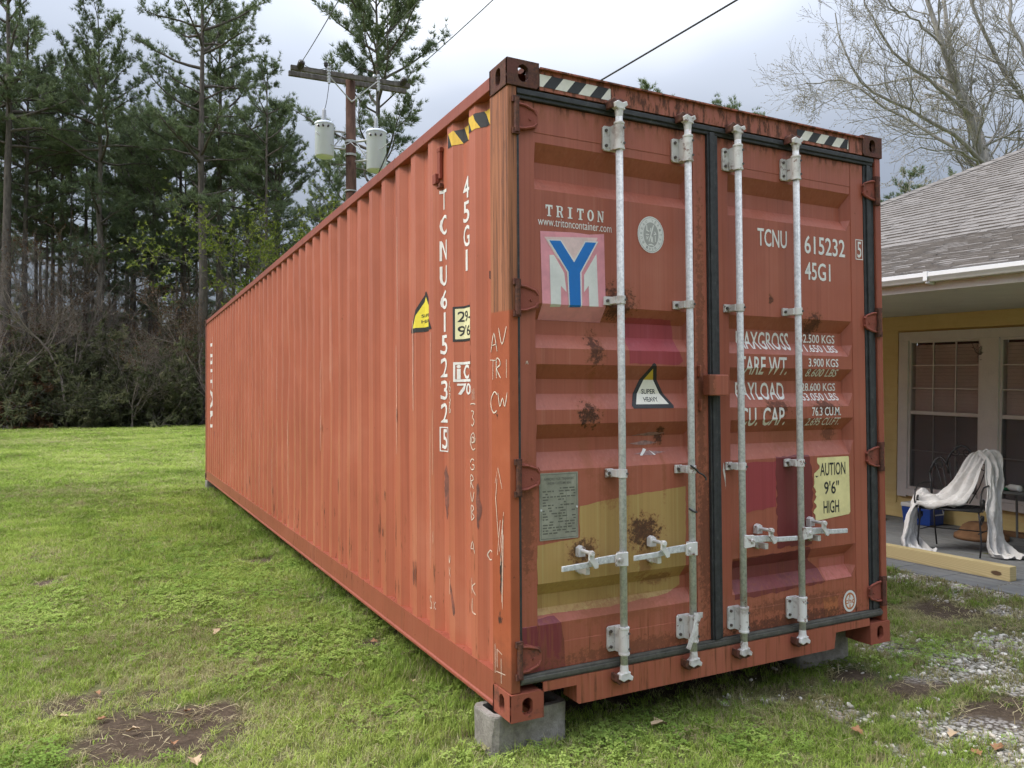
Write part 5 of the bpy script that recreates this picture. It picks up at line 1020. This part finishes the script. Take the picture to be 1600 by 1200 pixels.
for i in range(36): put(BV[rp.choice((1, 2, 2, 2, 4, 4))], USED, -70 + i * 12 + rp.uniform(-9, 9), rp.uniform(51, 66), 'thin bare sapling among the pine trunks at the wood edge', 'bare saplings in the wood edge', rp.uniform(.55, 1.05))
SV = [make_shrub(61, 4.2, 3.0, M_SHRUB), make_shrub(62, 3.0, 2.6, M_SHRUB, .9), make_shrub(63, 2.6, 2.2, M_RUST, .8)]
for i in range(36): put(SV[rp.choice((0, 0, 0, 1, 1, 2))], USED, -50 + i * 11 + rp.uniform(-8, 8), rp.uniform(50.5, 62), 'dense dark shrub in the thicket along the lawn edge', 'shrubs along the wood edge', rp.uniform(.8, 1.75))
put(BV[1], USED, 205, 49.5, 'twiggy brown sapling leaning over the lawn before the wood', 'bare saplings in the wood edge', .7)
# the far wood behind, one mass
rg = np.random.default_rng(77); n = 11000; uu = rg.uniform(-260, 760, n); dd = rg.uniform(74, 112, n); hh = 11 * rg.uniform(0, 1, n) ** 1.25
fx = np.array(CM.col[0]); fy = np.array(CM.col[1]); base = np.array(CAM)[None] + fy[None] * dd[:, None] + fx[None] * ((uu - 800) / FPX * dd)[:, None]; base[:, 2] = GZ + hh
D = rg.normal(size=(n, 3)); D /= np.linalg.norm(D, axis=1)[:, None]
fw = sprays(base, D, 9, .95, .30, .8, rg, 'far_wood', M_SHRUB, None); tag(fw, 'dark mass of trees far back in the wood', 'wood', kind='stuff')
n = 5200; uu = rg.uniform(-120, 420, n); dd = rg.uniform(52, 70, n); hh = 5.5 * rg.uniform(0, 1, n) ** 1.5; base = np.array(CAM)[None] + fy[None] * dd[:, None] + fx[None] * ((uu - 800) / FPX * dd)[:, None]; base[:, 2] = GZ + hh
D = rg.normal(size=(n, 3)); fw = sprays(base, D, 8, .45, .10, .7, rg, 'undergrowth', M_SHRUB, None); tag(fw, 'tangled dark undergrowth at the foot of the wood', 'undergrowth', kind='stuff')

# ---- big bare tree behind the house, its limbs laid out by hand, twigs grown on them
rg = np.random.default_rng(91); paths = []; tips = []; DT = 24.
BT = thing('budding_oak', 'large bare tree with sparse spring buds spreading above the house roof', 'tree', stand(1548, DT)); BO = np.array(BT.location)
def wp3(u, v, dd): return np.array(at(u, v, DT + dd)) - BO
def limb(pts, r0, r1, twigs=1.0):
    P0 = np.array([wp3(*p) for p in pts]); t = np.linspace(0, len(pts) - 1, 14); Q = np.stack([np.interp(t, range(len(pts)), P0[:, i]) for i in range(3)], 1); Q[1:-1] = .25 * Q[:-2] + .5 * Q[1:-1] + .25 * Q[2:]; Q[1:-1] += rg.normal(0, .035, Q[1:-1].shape)
    rr_ = np.linspace(r0, r1, 14); rr_ = rr_ * .74; paths.append((Q, rr_, 7)); Lw = np.linalg.norm(Q[-1] - Q[0])
    def twig(p, d, L, r, lev):
        B = bent(rg, p, d, L, 4, .17, .07); paths.append((B, np.linspace(r, max(.0036, r * .45), 5), 4 if lev < 2 else 3))
        if lev >= 2: tips.extend([(B[-1], B[-1] - B[-2]), (B[2], B[3] - B[2]), (B[3], B[4] - B[3])])
        if lev == 3: return
        for j in range(5 if lev < 2 else 4):
            f = rg.uniform(.25, 1); i = min(3, int(f * 4)); q = B[i] + (B[i + 1] - B[i]) * (f * 4 - i); bd = B[i + 1] - B[i]; bd /= np.linalg.norm(bd); s_ = rg.normal(size=3); s_ /= np.linalg.norm(s_); twig(q, bd + s_ * .75, L * rg.uniform(.42, .66), max(.0036, r * .5), lev + 1)
    for j in range(int(twigs * (6 + Lw * 1.6))):
        f = rg.uniform(.22, 1); i = min(12, int(f * 13)); q = Q[i] + (Q[i + 1] - Q[i]) * (f * 13 - i); bd = Q[i + 1] - Q[i]; bd /= np.linalg.norm(bd); s_ = rg.normal(size=3); s_ -= bd * s_.dot(bd); s_ /= np.linalg.norm(s_)
        twig(q, bd * .8 + s_ * .8 + np.array([0, 0, .15]), rg.uniform(.9, 2.0) * (1.15 - .5 * f), max(.008, rr_[i] * .38), 1)
G0 = 640
for pts, r0, r1, tw_ in (([(1548, G0, 0), (1546, 420, 0), (1540, 250, 0), (1500, 150, -.5), (1470, 70, -1), (1440, -40, -1)], .24, .07, 1), ([(1548, G0, 0), (1549, 420, .2), (1552, 250, .2), (1520, 180, 1), (1490, 120, 1.5), (1475, 20, 2), (1470, -60, 2)], .20, .06, 1),
                       ([(1545, 262, 0), (1500, 215, -1), (1440, 180, -1.5), (1370, 150, -2), (1320, 100, -2), (1305, 20, -2)], .10, .02, 1.2), ([(1540, 268, 0), (1480, 225, .5), (1400, 180, 1), (1340, 130, 1.2), (1290, 125, 1.3), (1240, 135, 1.3)], .09, .015, 1.3),
                       ([(1520, 180, -.5), (1460, 130, -1), (1400, 90, -1.6), (1360, 30, -2), (1340, -30, -2)], .08, .02, 1), ([(1500, 150, -.5), (1440, 120, .5), (1380, 130, 1), (1320, 140, 1.4), (1270, 175, 1.5)], .06, .012, 1.2), ([(1540, 270, 0), (1500, 235, -1), (1440, 230, -1.5), (1390, 255, -2)], .06, .012, 1.2),
                       ([(1549, 420, 2), (1600, 300, 2), (1640, 200, 2), (1700, 60, 2)], .18, .08, .6), ([(1700, 330, 1), (1640, 220, 1), (1575, 120, .5), (1530, 40, 0), (1500, -60, 0)], .13, .05, 1), ([(1680, 300, 2), (1620, 120, 2), (1580, 40, 2), (1570, -60, 2)], .12, .05, 1), ([(1530, 262, .5), (1510, 210, 0), (1520, 100, -.8), (1535, 0, -1), (1530, -60, -1)], .045, .02, .8),
                       ([(1640, 222, 1), (1560, 215, 2), (1480, 200, 2.5), (1420, 210, 3)], .06, .012, 1), ([(1680, 160, 0), (1600, 135, -.5), (1520, 155, -1), (1450, 165, -1.2)], .05, .012, 1), ([(1470, 70, -1), (1430, 30, -1.4), (1390, 5, -1.8), (1370, -50, -2)], .05, .015, 1)):
    limb(pts, r0, r1, tw_)
tubes(paths, 'trunk', M_GBARK, BT); P = np.array([a for a, _ in tips]); D = np.array([b_ / (np.linalg.norm(b_) + 1e-9) for _, b_ in tips]); sprays(P, D, 1, .055, .024, .9, rg, 'crown', M_BUD, BT)
# ================================================================ utility pole
PP = at(548, 300, 20.); PX, PY = PP.x, PP.y
UP = thing('utility_pole', 'brown wooden utility pole with a double crossarm and two transformers', 'utility pole', (PX, PY, float(gz(PX, PY)) - .05)); UO = Vector(UP.location)
M_POLE = bark('creosoted pole', (.050, .030, .023), (.145, .082, .060)); M_ARM = bark('grey weathered crossarm', (.075, .066, .058), (.21, .19, .17)); M_TANK = speckle('light grey transformer paint', (.78, .82, .90), .4, .05, 3); M_GALV = speckle('galvanised steel', (.45, .45, .44), .45, .15, 20, .3); M_PORC = speckle('brown porcelain', (.035, .028, .025), .25, .3, 12); M_GPOR = speckle('grey porcelain', (.42, .43, .45), .3, .12, 20)
ZT = at(548, 116, 20.).z - UO.z
MB().tube([(0, 0, 0), (.02, 0, ZT * .5), (.0, 0, ZT)], [.165, .145, .120], 14).build('pole', M_POLE, UP, smooth=True)
AV = (at(640, 128, 20.65) - at(450, 104, 19.4)); AV.z = 0; AV = AV.normalized(); NVv = Vector((-AV.y, AV.x, 0)); zA = ZT - .12; HALF = 1.52
def arm_pt(s_, n=0, z=0): p = AV * s_ + NVv * n; return Vector((p.x, p.y, zA + z))
for n0 in (-.185, .185):
    m = MB(); c = [arm_pt(sx * HALF, n0 + sy * .045, sz * .06) for sz in (-1, 1) for sx, sy in ((-1, -1), (1, -1), (1, 1), (-1, 1))]
    m.add(c, [(0, 3, 2, 1), (4, 5, 6, 7), (0, 1, 5, 4), (1, 2, 6, 5), (2, 3, 7, 6), (3, 0, 4, 7)]); m.build('crossarm', M_ARM, UP, bevel=.006)
for s_ in (-1, 1):
    MB().tube([arm_pt(s_ * .62, -.235, -.05), Vector((0, 0, zA - .62)) + NVv * -.14], .016, 6).build('brace', M_GALV, UP)
for s_ in (-1.30, 1.30):   # dead-end bells
    m = MB()
    for k_ in range(3): m.tube([arm_pt(s_, -.26 - .10 * k_, .03), arm_pt(s_, -.29 - .10 * k_, .03), arm_pt(s_, -.33 - .10 * k_, .03)], [.075, .085, .03], 12)
    m.build('insulator', M_PORC, UP, smooth=True)
for s_ in (-.60, .66):     # cutouts and pins
    m = MB(); m.tube([arm_pt(s_, -.27, .14), arm_pt(s_, -.30, -.30)], .032, 8)
    for k_ in range(5): m.tube([arm_pt(s_, -.275, .10 - k_ * .075), arm_pt(s_, -.278, .07 - k_ * .075)], .048, 10)
    m.build('fuse_cutout', M_GPOR, UP)
m = MB(); p = arm_pt(-.62, 0, .06); m.tube([p, p + Vector((0, 0, .16)), p + Vector((0, 0, .19)), p + Vector((0, 0, .27)), p + Vector((0, 0, .31))], [.015, .015, .05, .058, .03], 10); m.build('insulator', M_PORC, UP)
m = MB(); p = arm_pt(.62, 0, .06); m.tube([p, p + Vector((0, 0, .1)), p + Vector((0, 0, .12)), p + Vector((0, 0, .18))], [.012, .012, .045, .03], 10); m.build('insulator', M_GPOR, UP)
zh = at(548, 222, 20.).z - UO.z
m = MB(); m.tube([(0, 0, zh - .03), (0, 0, zh + .03)], .152, 14); m.tube([(0, 0, zh - .36), (0, 0, zh - .31)], .154, 14); m.build('mounting_band', M_GALV, UP); m = MB(); m.tube([(0, 0, zh - 1.28), (0, 0, zh - 1.25)], .158, 14); m.build('mounting_band', M_GALV, UP)
# transformers hang on the pole: things of their own
for (u, vt, vb, lb_) in ((507, 192, 246, 'left of two light grey cylindrical transformers hanging on the utility pole'), (588, 205, 268, 'right of two light grey cylindrical transformers hanging on the utility pole')):
    pt, pbm = at(u, vt, 19.8), at(u, vb, 19.8); h = pt.z - pbm.z; tr_o = thing('transformer', lb_, 'transformer', (pt.x, pt.y, pbm.z), 'pole transformers'); r = .235 if u < 550 else .250
    MB().lathe([(0, 0), (r * .9, 0), (r * .96, .012), (r, .02), (r, h - .06), (r * 1.02, h - .055)], n=28).build('tank', M_TANK, tr_o, smooth=True); MB().lathe([(r * 1.05, h - .06), (r * 1.06, h - .02), (r * .95, h), (r * .5, h + .03), (0, h + .04)], n=28).build('lid', M_TANK, tr_o, smooth=True)
    m = MB(); prof = [(.03, h + .02)]
    for k_ in range(5): prof += [(.075 - k_ * .006, h + .05 + k_ * .06), (.04, h + .075 + k_ * .06)]
    prof += [(.02, h + .36), (.0, h + .38)]; m.lathe(prof, (-.02, -.05, 0), n=14); m.build('bushing', M_GPOR, tr_o, smooth=True)
    m = MB(); a0 = math.atan2(-.9, -.35)
    for da in (-.5, .0, .5): q = Vector((math.cos(a0 + da), math.sin(a0 + da), 0)); m.tube([q * r + Vector((0, 0, h * .82)), q * (r + .06) + Vector((0, 0, h * .84))], .025, 8)
    m.build('terminal', M_PORC, tr_o)
    d = Vector((PX - pt.x, PY - pt.y, 0)); L = d.length; d.normalize(); m = MB()
    for zz in (h * .80, h * .30): m.tube([d * r * .9 + Vector((0, 0, zz)), d * (L - .14) + Vector((0, 0, zz))], .03, 6)
    m.tube([d * r * .9 + Vector((0, 0, h * .30)), d * (L - .14) + Vector((0, 0, h * .80))], .018, 6); m.build('bracket', M_GALV, tr_o)
    # slack lead
def cable(name, pts, r, mat, label, cat='wire', grp=None):
    P = [Vector(p) for p in pts]; m = MB(); m.tube(P, r, 6, True); o = m.build(name, mat, None, smooth=True); return tag(o, label, cat, grp)
def sag(a, c, s_, n=24): a, c = Vector(a), Vector(c); return [a.lerp(c, i / n) - Vector((0, 0, 4 * s_ * (i / n) * (1 - i / n))) for i in range(n + 1)]
M_WIRE = speckle('aluminium wire', (.13, .135, .14), .5, .2, 10); M_BWIRE = speckle('black insulated wire', (.03, .03, .032), .6, .2, 10)
U = lambda p: Vector(p) + UO
e1 = U(arm_pt(-1.30, -.56, .03)); far1 = at(516, 0, 14.5); cable('power_line', sag(e1, e1 + (far1 - e1) * 6, .5), .010, M_WIRE, 'thin overhead wire rising from the left end of the crossarm')
e2 = U(arm_pt(1.30, -.56, .03)); far2 = at(745, 0, 14.5); cable('power_line', sag(e2, e2 + (far2 - e2) * 6, .5), .010, M_WIRE, 'thin overhead wire rising from the right end of the crossarm')
e3 = U(arm_pt(0, 0, .10)); far3 = at(644, 0, 15); cable('power_line', sag(e3 + Vector((0, 0, .0)), e3 + (far3 - e3) * 6, .3), .008, M_WIRE, 'thin overhead wire rising from the middle of the crossarm')
a = at(550, 352, 19.9); c = at(1130, 0, 11.); cable('service_cable', sag(a, a + (c - a) * 2.6, .12), .014, M_BWIRE, 'thick black overhead cable rising from the pole across the sky above the container doors')
for s_, u in ((-.60, 507), (.66, 588)):
    q = at(u, 190 if u < 550 else 203, 19.8) + Vector((0, 0, .30)); a = U(arm_pt(s_, -.30, -.30)); cable('jumper_lead', sag(a, q, .10, 12), .008, M_BWIRE, 'short black lead from the crossarm fuse down to the %s transformer' % ('left' if u < 550 else 'right'), 'wire')
    a = U(arm_pt(s_, -.27, .14)); c = U(arm_pt(-1.30 if s_ < 0 else 1.30, -.45, .05)); cable('jumper_lead', sag(a, c, .12, 12), .008, M_BWIRE, 'short slack lead along the %s half of the crossarm' % ('left' if u < 550 else 'right'), 'wire')
a = at(507, 236, 19.5); c = at(588, 262, 19.5); cable('secondary_lead', sag(at(493, 205, 19.55), at(548, 222, 19.8), .22, 14), .010, M_GALV, 'pale looped lead hanging across the left transformer', 'wire'); cable('secondary_lead', sag(at(548, 222, 19.8), at(608, 222, 19.5), .26, 14), .010, M_GALV, 'pale looped lead hanging across the right transformer', 'wire')
cable('secondary_lead', sag(at(604, 240, 19.5), at(552, 300, 19.9), .35, 14), .016, M_BWIRE, 'black drooping lead from the right transformer back to the pole', 'wire')
# ================================================================ lawn, weeds, pebbles (scattered as instances)
def scatter(name, P, rot, scl, var, tint, dry, variants, label, cat):
    me = bpy.data.meshes.new(name); me.vertices.add(len(P)); me.vertices.foreach_set('co', np.asarray(P, np.float32).ravel())
    for an, arr, tp in (('rot', rot, 'FLOAT_VECTOR'), ('scl', scl, 'FLOAT_VECTOR')): a = me.attributes.new(an, tp, 'POINT'); a.data.foreach_set('vector', np.asarray(arr, np.float32).ravel())
    for an, arr in (('tint', tint), ('dryness', dry)): a = me.attributes.new(an, 'FLOAT', 'POINT'); a.data.foreach_set('value', np.asarray(arr, np.float32))
    a = me.attributes.new('var', 'INT', 'POINT'); a.data.foreach_set('value', np.asarray(var, np.int32))
    o = bpy.data.objects.new(name, me); COL.objects.link(o); me.materials.append(variants[0].materials[0])
    ng = bpy.data.node_groups.new(name, 'GeometryNodeTree'); ng.interface.new_socket('Geometry', in_out='INPUT', socket_type='NodeSocketGeometry'); ng.interface.new_socket('Geometry', in_out='OUTPUT', socket_type='NodeSocketGeometry')
    nd = ng.nodes; lk = ng.links; gi = nd.new('NodeGroupInput'); go = nd.new('NodeGroupOutput'); jn = nd.new('GeometryNodeJoinGeometry')
    def na(t, nm): q = nd.new('GeometryNodeInputNamedAttribute'); q.data_type = t; q.inputs['Name'].default_value = nm; return q.outputs['Attribute']
    e2r = nd.new('FunctionNodeEulerToRotation'); lk.new(na('FLOAT_VECTOR', 'rot'), e2r.inputs[0]); sc_ = na('FLOAT_VECTOR', 'scl'); vr = na('INT', 'var')
    for k_, vm in enumerate(variants):
        vo = bpy.data.objects.new(vm.name, vm); oi = nd.new('GeometryNodeObjectInfo'); oi.inputs['Object'].default_value = vo; oi.inputs['As Instance'].default_value = True
        cp_ = nd.new('FunctionNodeCompare'); cp_.data_type = 'INT'; cp_.operation = 'EQUAL'; lk.new(vr, cp_.inputs[2]); cp_.inputs[3].default_value = k_
        ip = nd.new('GeometryNodeInstanceOnPoints'); lk.new(gi.outputs[0], ip.inputs['Points']); lk.new(cp_.outputs[0], ip.inputs['Selection']); lk.new(oi.outputs['Geometry'], ip.inputs['Instance']); lk.new(e2r.outputs[0], ip.inputs['Rotation']); lk.new(sc_, ip.inputs['Scale']); lk.new(ip.outputs[0], jn.inputs[0])
    lk.new(jn.outputs[0], go.inputs[0]); md = o.modifiers.new('scatter', 'NODES'); md.node_group = ng
    return tag(o, label, cat, kind='stuff')
def instmat(name, g_els, d_els, trans=.3):
    b = NB(name); t = b.attr('tint', 'INSTANCER')[2]; d = b.attr('dryness', 'INSTANCER')[2]; c = b.mix(d, b.ramp(t, g_els), b.ramp(t, d_els)); df = b.n('ShaderNodeBsdfDiffuse'); b.put(df.inputs[0], c)
    if not trans: b.t.links.new(df.outputs[0], b.o.inputs[0]); return b.m
    tl = b.n('ShaderNodeBsdfTranslucent'); b.put(tl.inputs[0], c); mx_ = b.n('ShaderNodeMixShader'); mx_.inputs[0].default_value = trans
    b.t.links.new(df.outputs[0], mx_.inputs[1]); b.t.links.new(tl.outputs[0], mx_.inputs[2]); b.t.links.new(mx_.outputs[0], b.o.inputs[0]); return b.m
M_GRASS = instmat('grass blades', [(0, (.165, .235, .046)), (.5, (.285, .385, .074)), (1, (.430, .500, .130))], [(0, (.26, .21, .11)), (1, (.55, .47, .29))])
M_CLOV = instmat('clover leaves', [(0, (.125, .205, .042)), (.5, (.235, .345, .070)), (1, (.370, .460, .120))], [(0, (.17, .15, .07)), (1, (.35, .32, .16))])
M_PEB = instmat('limestone pebbles', [(0, (.20, .175, .14)), (.4, (.38, .34, .285)), (1, (.68, .64, .565))], [(0, (.25, .18, .12)), (1, (.45, .36, .27))], 0)
def blade_mesh(seed, nb, h, wd_, rad, lean, flat=False):
    rr = random.Random(seed); V, F = [], []
    for i in range(nb):
        a = rr.uniform(0, 6.28); r = rad * math.sqrt(rr.random()); bx, by = r * math.cos(a), r * math.sin(a); q = rr.uniform(0, 6.28); hh = h * rr.uniform(.5, 1.2); ln = lean * rr.uniform(.3, 1.5) * hh; w_ = wd_ * rr.uniform(.7, 1.3); sx, sy = -math.sin(q) * w_ / 2, math.cos(q) * w_ / 2; dx, dy = math.cos(q), math.sin(q); k = len(V); z0 = .004 if flat else -.006
        V += [(bx - sx, by - sy, z0), (bx + sx, by + sy, z0), (bx + dx * ln * .35 + sx * .8, by + dy * ln * .35 + sy * .8, hh * .6), (bx + dx * ln * .35 - sx * .8, by + dy * ln * .35 - sy * .8, hh * .6), (bx + dx * ln, by + dy * ln, hh * (.93 if lean < 1.5 else .7))]; F += [(k, k + 1, k + 2, k + 3), (k + 3, k + 2, k + 4)]
    me = bpy.data.meshes.new('grass_tuft'); me.from_pydata(V, [], F); me.materials.append(M_GRASS); return me
def clover_mesh(seed, n):
    rr = random.Random(seed); V, F = [], []
    for i in range(n):
        a = rr.uniform(0, 6.28); r = .045 * math.sqrt(rr.random()); cx_, cy_, cz_ = r * math.cos(a), r * math.sin(a), rr.uniform(.018, .045); tl_ = rr.uniform(-.35, .35); t2 = rr.uniform(-.35, .35); s_ = rr.uniform(.008, .013); a0 = rr.uniform(0, 6.28)
        for j in range(3):
            q = a0 + j * 2.094; k = len(V); pts = [(0, 0), (s_ * .8, -s_ * .45), (s_ * 1.5, 0), (s_ * .8, s_ * .45)]
            for p, o_ in pts: x_, y_ = p * math.cos(q) - o_ * math.sin(q), p * math.sin(q) + o_ * math.cos(q); V.append((cx_ + x_, cy_ + y_, cz_ + x_ * tl_ + y_ * t2))
            F.append((k, k + 1, k + 2, k + 3))
    me = bpy.data.meshes.new('clover_clump'); me.from_pydata(V, [], F); me.materials.append(M_CLOV); return me
def pebble_mesh(seed):
    bm = bmesh.new(); bmesh.ops.create_icosphere(bm, subdivisions=2, radius=1); rr = random.Random(seed); ks = [(Vector((rr.gauss(0, 1), rr.gauss(0, 1), rr.gauss(0, 1))).normalized(), rr.uniform(.55, .9)) for _ in range(7)]
    for v in bm.verts:
        for n_, d_ in ks:
            e_ = v.co.dot(n_) - d_
            if e_ > 0: v.co -= n_ * e_ * .85
        v.co.z *= .62; v.co.y *= .8
    me = bpy.data.meshes.new('pebble'); bm.to_mesh(me); bm.free(); me.materials.append(M_PEB); return me
rg = np.random.default_rng(5)
def wedge(n, r0, r1, power, flatr, u0=-800, u1=2400):
    g_ = np.linspace(r0, r1, 4000); w_ = g_ * np.where(g_ < flatr, 1, (flatr / g_) ** power); c = np.cumsum(w_); r = np.interp(rg.uniform(0, c[-1], n), c, g_); uu = rg.uniform(u0, u1, n)
    P = np.array(CAM)[None] + np.array([CM.col[1][0], CM.col[1][1], 0])[None] * r[:, None] + np.array([CM.col[0][0], CM.col[0][1], 0])[None] * ((uu - 800) / FPX * r)[:, None]; return P[:, 0], P[:, 1], r
def blocked(x, y):
    return ((x > 4.62) & (y > -2.2) & (y < 8.1)) | ((x > -.06) & (x < .37) & (y > .08) & (y < .33)) | ((x > 2.0) & (x < 2.43) & (y > .24) & (y < .48)) | (x > 7.2) & (y < 9) | ((x < .42) & (x > -.04) & (y > 11.78) & (y < 12.02))
CLOV = [blob(430, 890, 190, 55, 1), blob(500, 1000, 130, 50, 1), blob(60, 960, 70, 30, .8), blob(40, 1190, 70, 30, 1), blob(960, 1160, 170, 40, .9), blob(1180, 1160, 80, 30, .9), blob(1290, 1035, 60, 14, .9), blob(1450, 1020, 90, 14, .6), blob(640, 1110, 90, 30, .8), blob(560, 900, 60, 20, .7), blob(300, 930, 80, 20, .8), blob(1380, 940, 40, 10, .8), blob(400, 1060, 60, 20, .7), blob(730, 1000, 60, 40, .7), blob(250, 1180, 30, 12, .4)]
n = 420000; x, y, r = wedge(n, 1.3, 53.5, 1.6, 5.0); di, dr, ga, un = field(DIRT, x, y), field(DRY, x, y), field(GRAV, x, y), under(x, y); cl = field(CLOV, x, y)
keep = (rg.uniform(0, 1, n) > np.clip(1.08 * di, 0, .975)) & (rg.uniform(0, 1, n) > ga * .88) & (rg.uniform(0, 1, n) > un * .93) & ~blocked(x, y) & (rg.uniform(0, 1, n) > cl * .2)
x, y, r, di, dr, ga, un = (q[keep] for q in (x, y, r, di, dr, ga, un)); n = len(x)
grow = np.maximum(1, r / 5.0); sxy = grow ** .85 * rg.uniform(.75, 1.3, n); thick = (vnoise(x, y, 1.6) - .5); sz = grow ** .30 * rg.uniform(.65, 1.25, n) * (1 + .5 * thick) * (1 - .45 * dr) * (1 - .5 * di)
near = np.exp(-(np.abs(x) / .25) ** 2) * ((y > .3) & (y < 12)); sz = sz * (1 + .6 * near)
dry = np.clip((rg.uniform(0, 1, n) < (.12 + .72 * dr + .45 * di + .4 * ga + .12 * vnoise(x, y, .7) + .30 * sst(x, 1.0, 3.0) * (r < 14))) * rg.uniform(.55, 1, n), 0, 1)
tint = np.clip(.42 + .75 * (vnoise(x, y, .45) - .5) + .6 * (vnoise(x + 40, y, 2.2) - .5) + rg.normal(0, .20, n) + .10 * sst(r, 8, 25), 0, 1)
rot = np.stack([rg.normal(0, .12, n), rg.normal(0, .12, n), rg.uniform(0, 6.28, n)], 1)
vs_ = [blade_mesh(k_, 13, .042, .0030, .034, .75) for k_ in range(3)] + [blade_mesh(9, 11, .032, .0034, .036, 1.7)]
scatter('lawn_grass', np.stack([x, y, gz(x, y)], 1), rot, np.stack([sxy, sxy, sz], 1), rg.choice(4, n), tint, dry, vs_, 'short green and straw coloured lawn grass', 'grass')
n = 160000; x, y, r = wedge(n, 1.3, 16, 1.0, 6.0); cl = field(CLOV, x, y, 1.6); keep = (rg.uniform(0, 1, n) < cl * .75 + .012) & ~blocked(x, y) & (under(x, y) < .5) & (field(DIRT, x, y) < .5); x, y, r = x[keep], y[keep], r[keep]; n = len(x)
s_ = rg.uniform(.55, 1.2, n) * np.maximum(1, r / 7) ** .5; tint = np.clip(.5 + .9 * (vnoise(x, y, .9) - .5) + rg.normal(0, .22, n), 0, 1)
scatter('clover', np.stack([x, y, gz(x, y)], 1), np.stack([rg.normal(0, .1, n), rg.normal(0, .1, n), rg.uniform(0, 6.28, n)], 1), np.stack([s_, s_, s_], 1), rg.choice(3, n), tint, (rg.uniform(0, 1, n) < .05) * 1., [clover_mesh(k_, 9) for k_ in range(3)], 'patches of low clover and broad weeds in the lawn', 'clover')
n = 180000; x, y, r = wedge(n, 1.6, 14, 1.0, 6.0, 700, 2300); ga = field(GRAV, x, y, 1.6); keep = (rg.uniform(0, 1, n) < ga ** 1.2 * .85 + .012 * (x > 1.5)) & ~blocked(x, y) & ~((field(DIRT[13:15], x, y) > .5) & (rg.uniform(0, 1, n) < .9)); x, y, r = x[keep], y[keep], r[keep]; n = len(x)
s_ = .0045 + .0155 * rg.uniform(0, 1, n) ** 2.6
scatter('gravel', np.stack([x, y, gz(x, y) + s_ * .15], 1), np.stack([rg.normal(0, .35, n), rg.normal(0, .35, n), rg.uniform(0, 6.28, n)], 1), np.stack([s_ * rg.uniform(.8, 1.4, n), s_, s_], 1), rg.choice(4, n), np.clip(rg.normal(.62, .25, n), 0, 1), (rg.uniform(0, 1, n) < .14) * rg.uniform(.3, 1, n), [pebble_mesh(k_) for k_ in range(4)], 'white and tan pebbles strewn on the ground right of the container', 'gravel')
n = 46000; x, y, r = wedge(n, 1.3, 12, 1.0, 6.0); m_ = np.maximum(field(DRY, x, y) * .7, field(DIRT, x, y)); keep = (rg.uniform(0, 1, n) < m_ * .24 + .02) & ~blocked(x, y) & (under(x, y) < .6); x, y = x[keep], y[keep]; n = len(x); s_ = rg.uniform(.8, 1.7, n)
scatter('dead_grass_litter', np.stack([x, y, gz(x, y) + .004], 1), np.stack([rg.normal(0, .15, n), rg.normal(0, .15, n), rg.uniform(0, 6.28, n)], 1), np.stack([s_, s_, s_ * .35], 1), rg.choice(2, n), rg.uniform(0, 1, n), np.ones(n), [blade_mesh(30 + k_, 5, .030, .0028, .05, 2.6, True) for k_ in range(2)], 'straw and dead grass lying on the bare patches', 'litter')
# fallen leaves, one by one
M_LEAF = [speckle('dead leaf tan', (.46, .33, .20), .8, .25, 30), speckle('dead leaf brown', (.30, .15, .07), .8, .3, 30)]
def leaf_mesh(seed):
    rr = random.Random(seed); n = 9; V, F = [], []
    for i in range(n + 1):
        t = i / n; wv = .42 * math.sin(math.pi * t ** .8) * (1 + .35 * math.sin(t * 17 + seed)) * (1 if 0 < i < n else 0) + .02; zz = .22 * math.sin(t * 3 + seed) * t + .04
        V += [(t - .5, -wv, zz + .16 * wv * 2 + rr.uniform(0, .05)), (t - .5, 0, zz), (t - .5, wv, zz + .20 * wv * 2 + rr.uniform(0, .05))]
        if i: k = 3 * i; F += [(k - 3, k, k + 1, k - 2), (k - 2, k + 1, k + 2, k - 1)]
    me = bpy.data.meshes.new('fallen_leaf'); me.from_pydata(V, [], F); return me
lv = [leaf_mesh(i) for i in range(4)]
for i, q in enumerate(lv): q.materials.append(M_LEAF[i % 2])
for i, (u, v, sz_, lb_) in enumerate(((340, 992, .07, 'curled tan leaf on the lawn right of the dry grass patch'), (152, 1086, .05, 'reddish brown leaf at the top of the bare soil patch'), (98, 1122, .06, 'upright pale leaf in the tuft left of the bare soil patch'), (158, 1125, .055, 'pale leaf at the upper left of the bare soil patch'), (208, 1145, .065, 'pale leaf in the middle of the bare soil patch'), (270, 1163, .06, 'thin pale leaf on the right of the bare soil patch'), (305, 1190, .08, 'large pale leaf at the bottom of the bare soil patch'), (292, 1113, .05, 'tan leaf near the upper right of the bare soil patch'),
                                    (1030, 1143, .09, 'crumpled tan leaf on the grass below the container doors'), (1340, 1148, .06, 'brown leaf among pebbles in the lower right'), (1490, 1152, .075, 'orange brown leaf beside the white pebbles in the lower right'), (1560, 1172, .07, 'orange leaf among pebbles near the lower right corner'), (645, 1073, .06, 'pale leaf on the lawn left of the near concrete block'), (585, 1008, .05, 'whitish leaf beside the small soil patch by the container'), (1430, 1045, .05, 'tan leaf on the gravel right of the container'), (1525, 1180, .06, 'tan leaf near the bottom edge among the pebbles'))):
    o = bpy.data.objects.new('fallen_leaf', lv[i % 4]); COL.objects.link(o); px_, py_ = gp(u, v); o.location = (px_, py_, float(gz(px_, py_)) + .022); o.scale = (sz_, sz_ * .75, sz_); o.rotation_euler = (random.uniform(-.3, .3), random.uniform(-.3, .3), random.uniform(0, 6.28)); tag(o, lb_, 'leaf', 'fallen leaves')
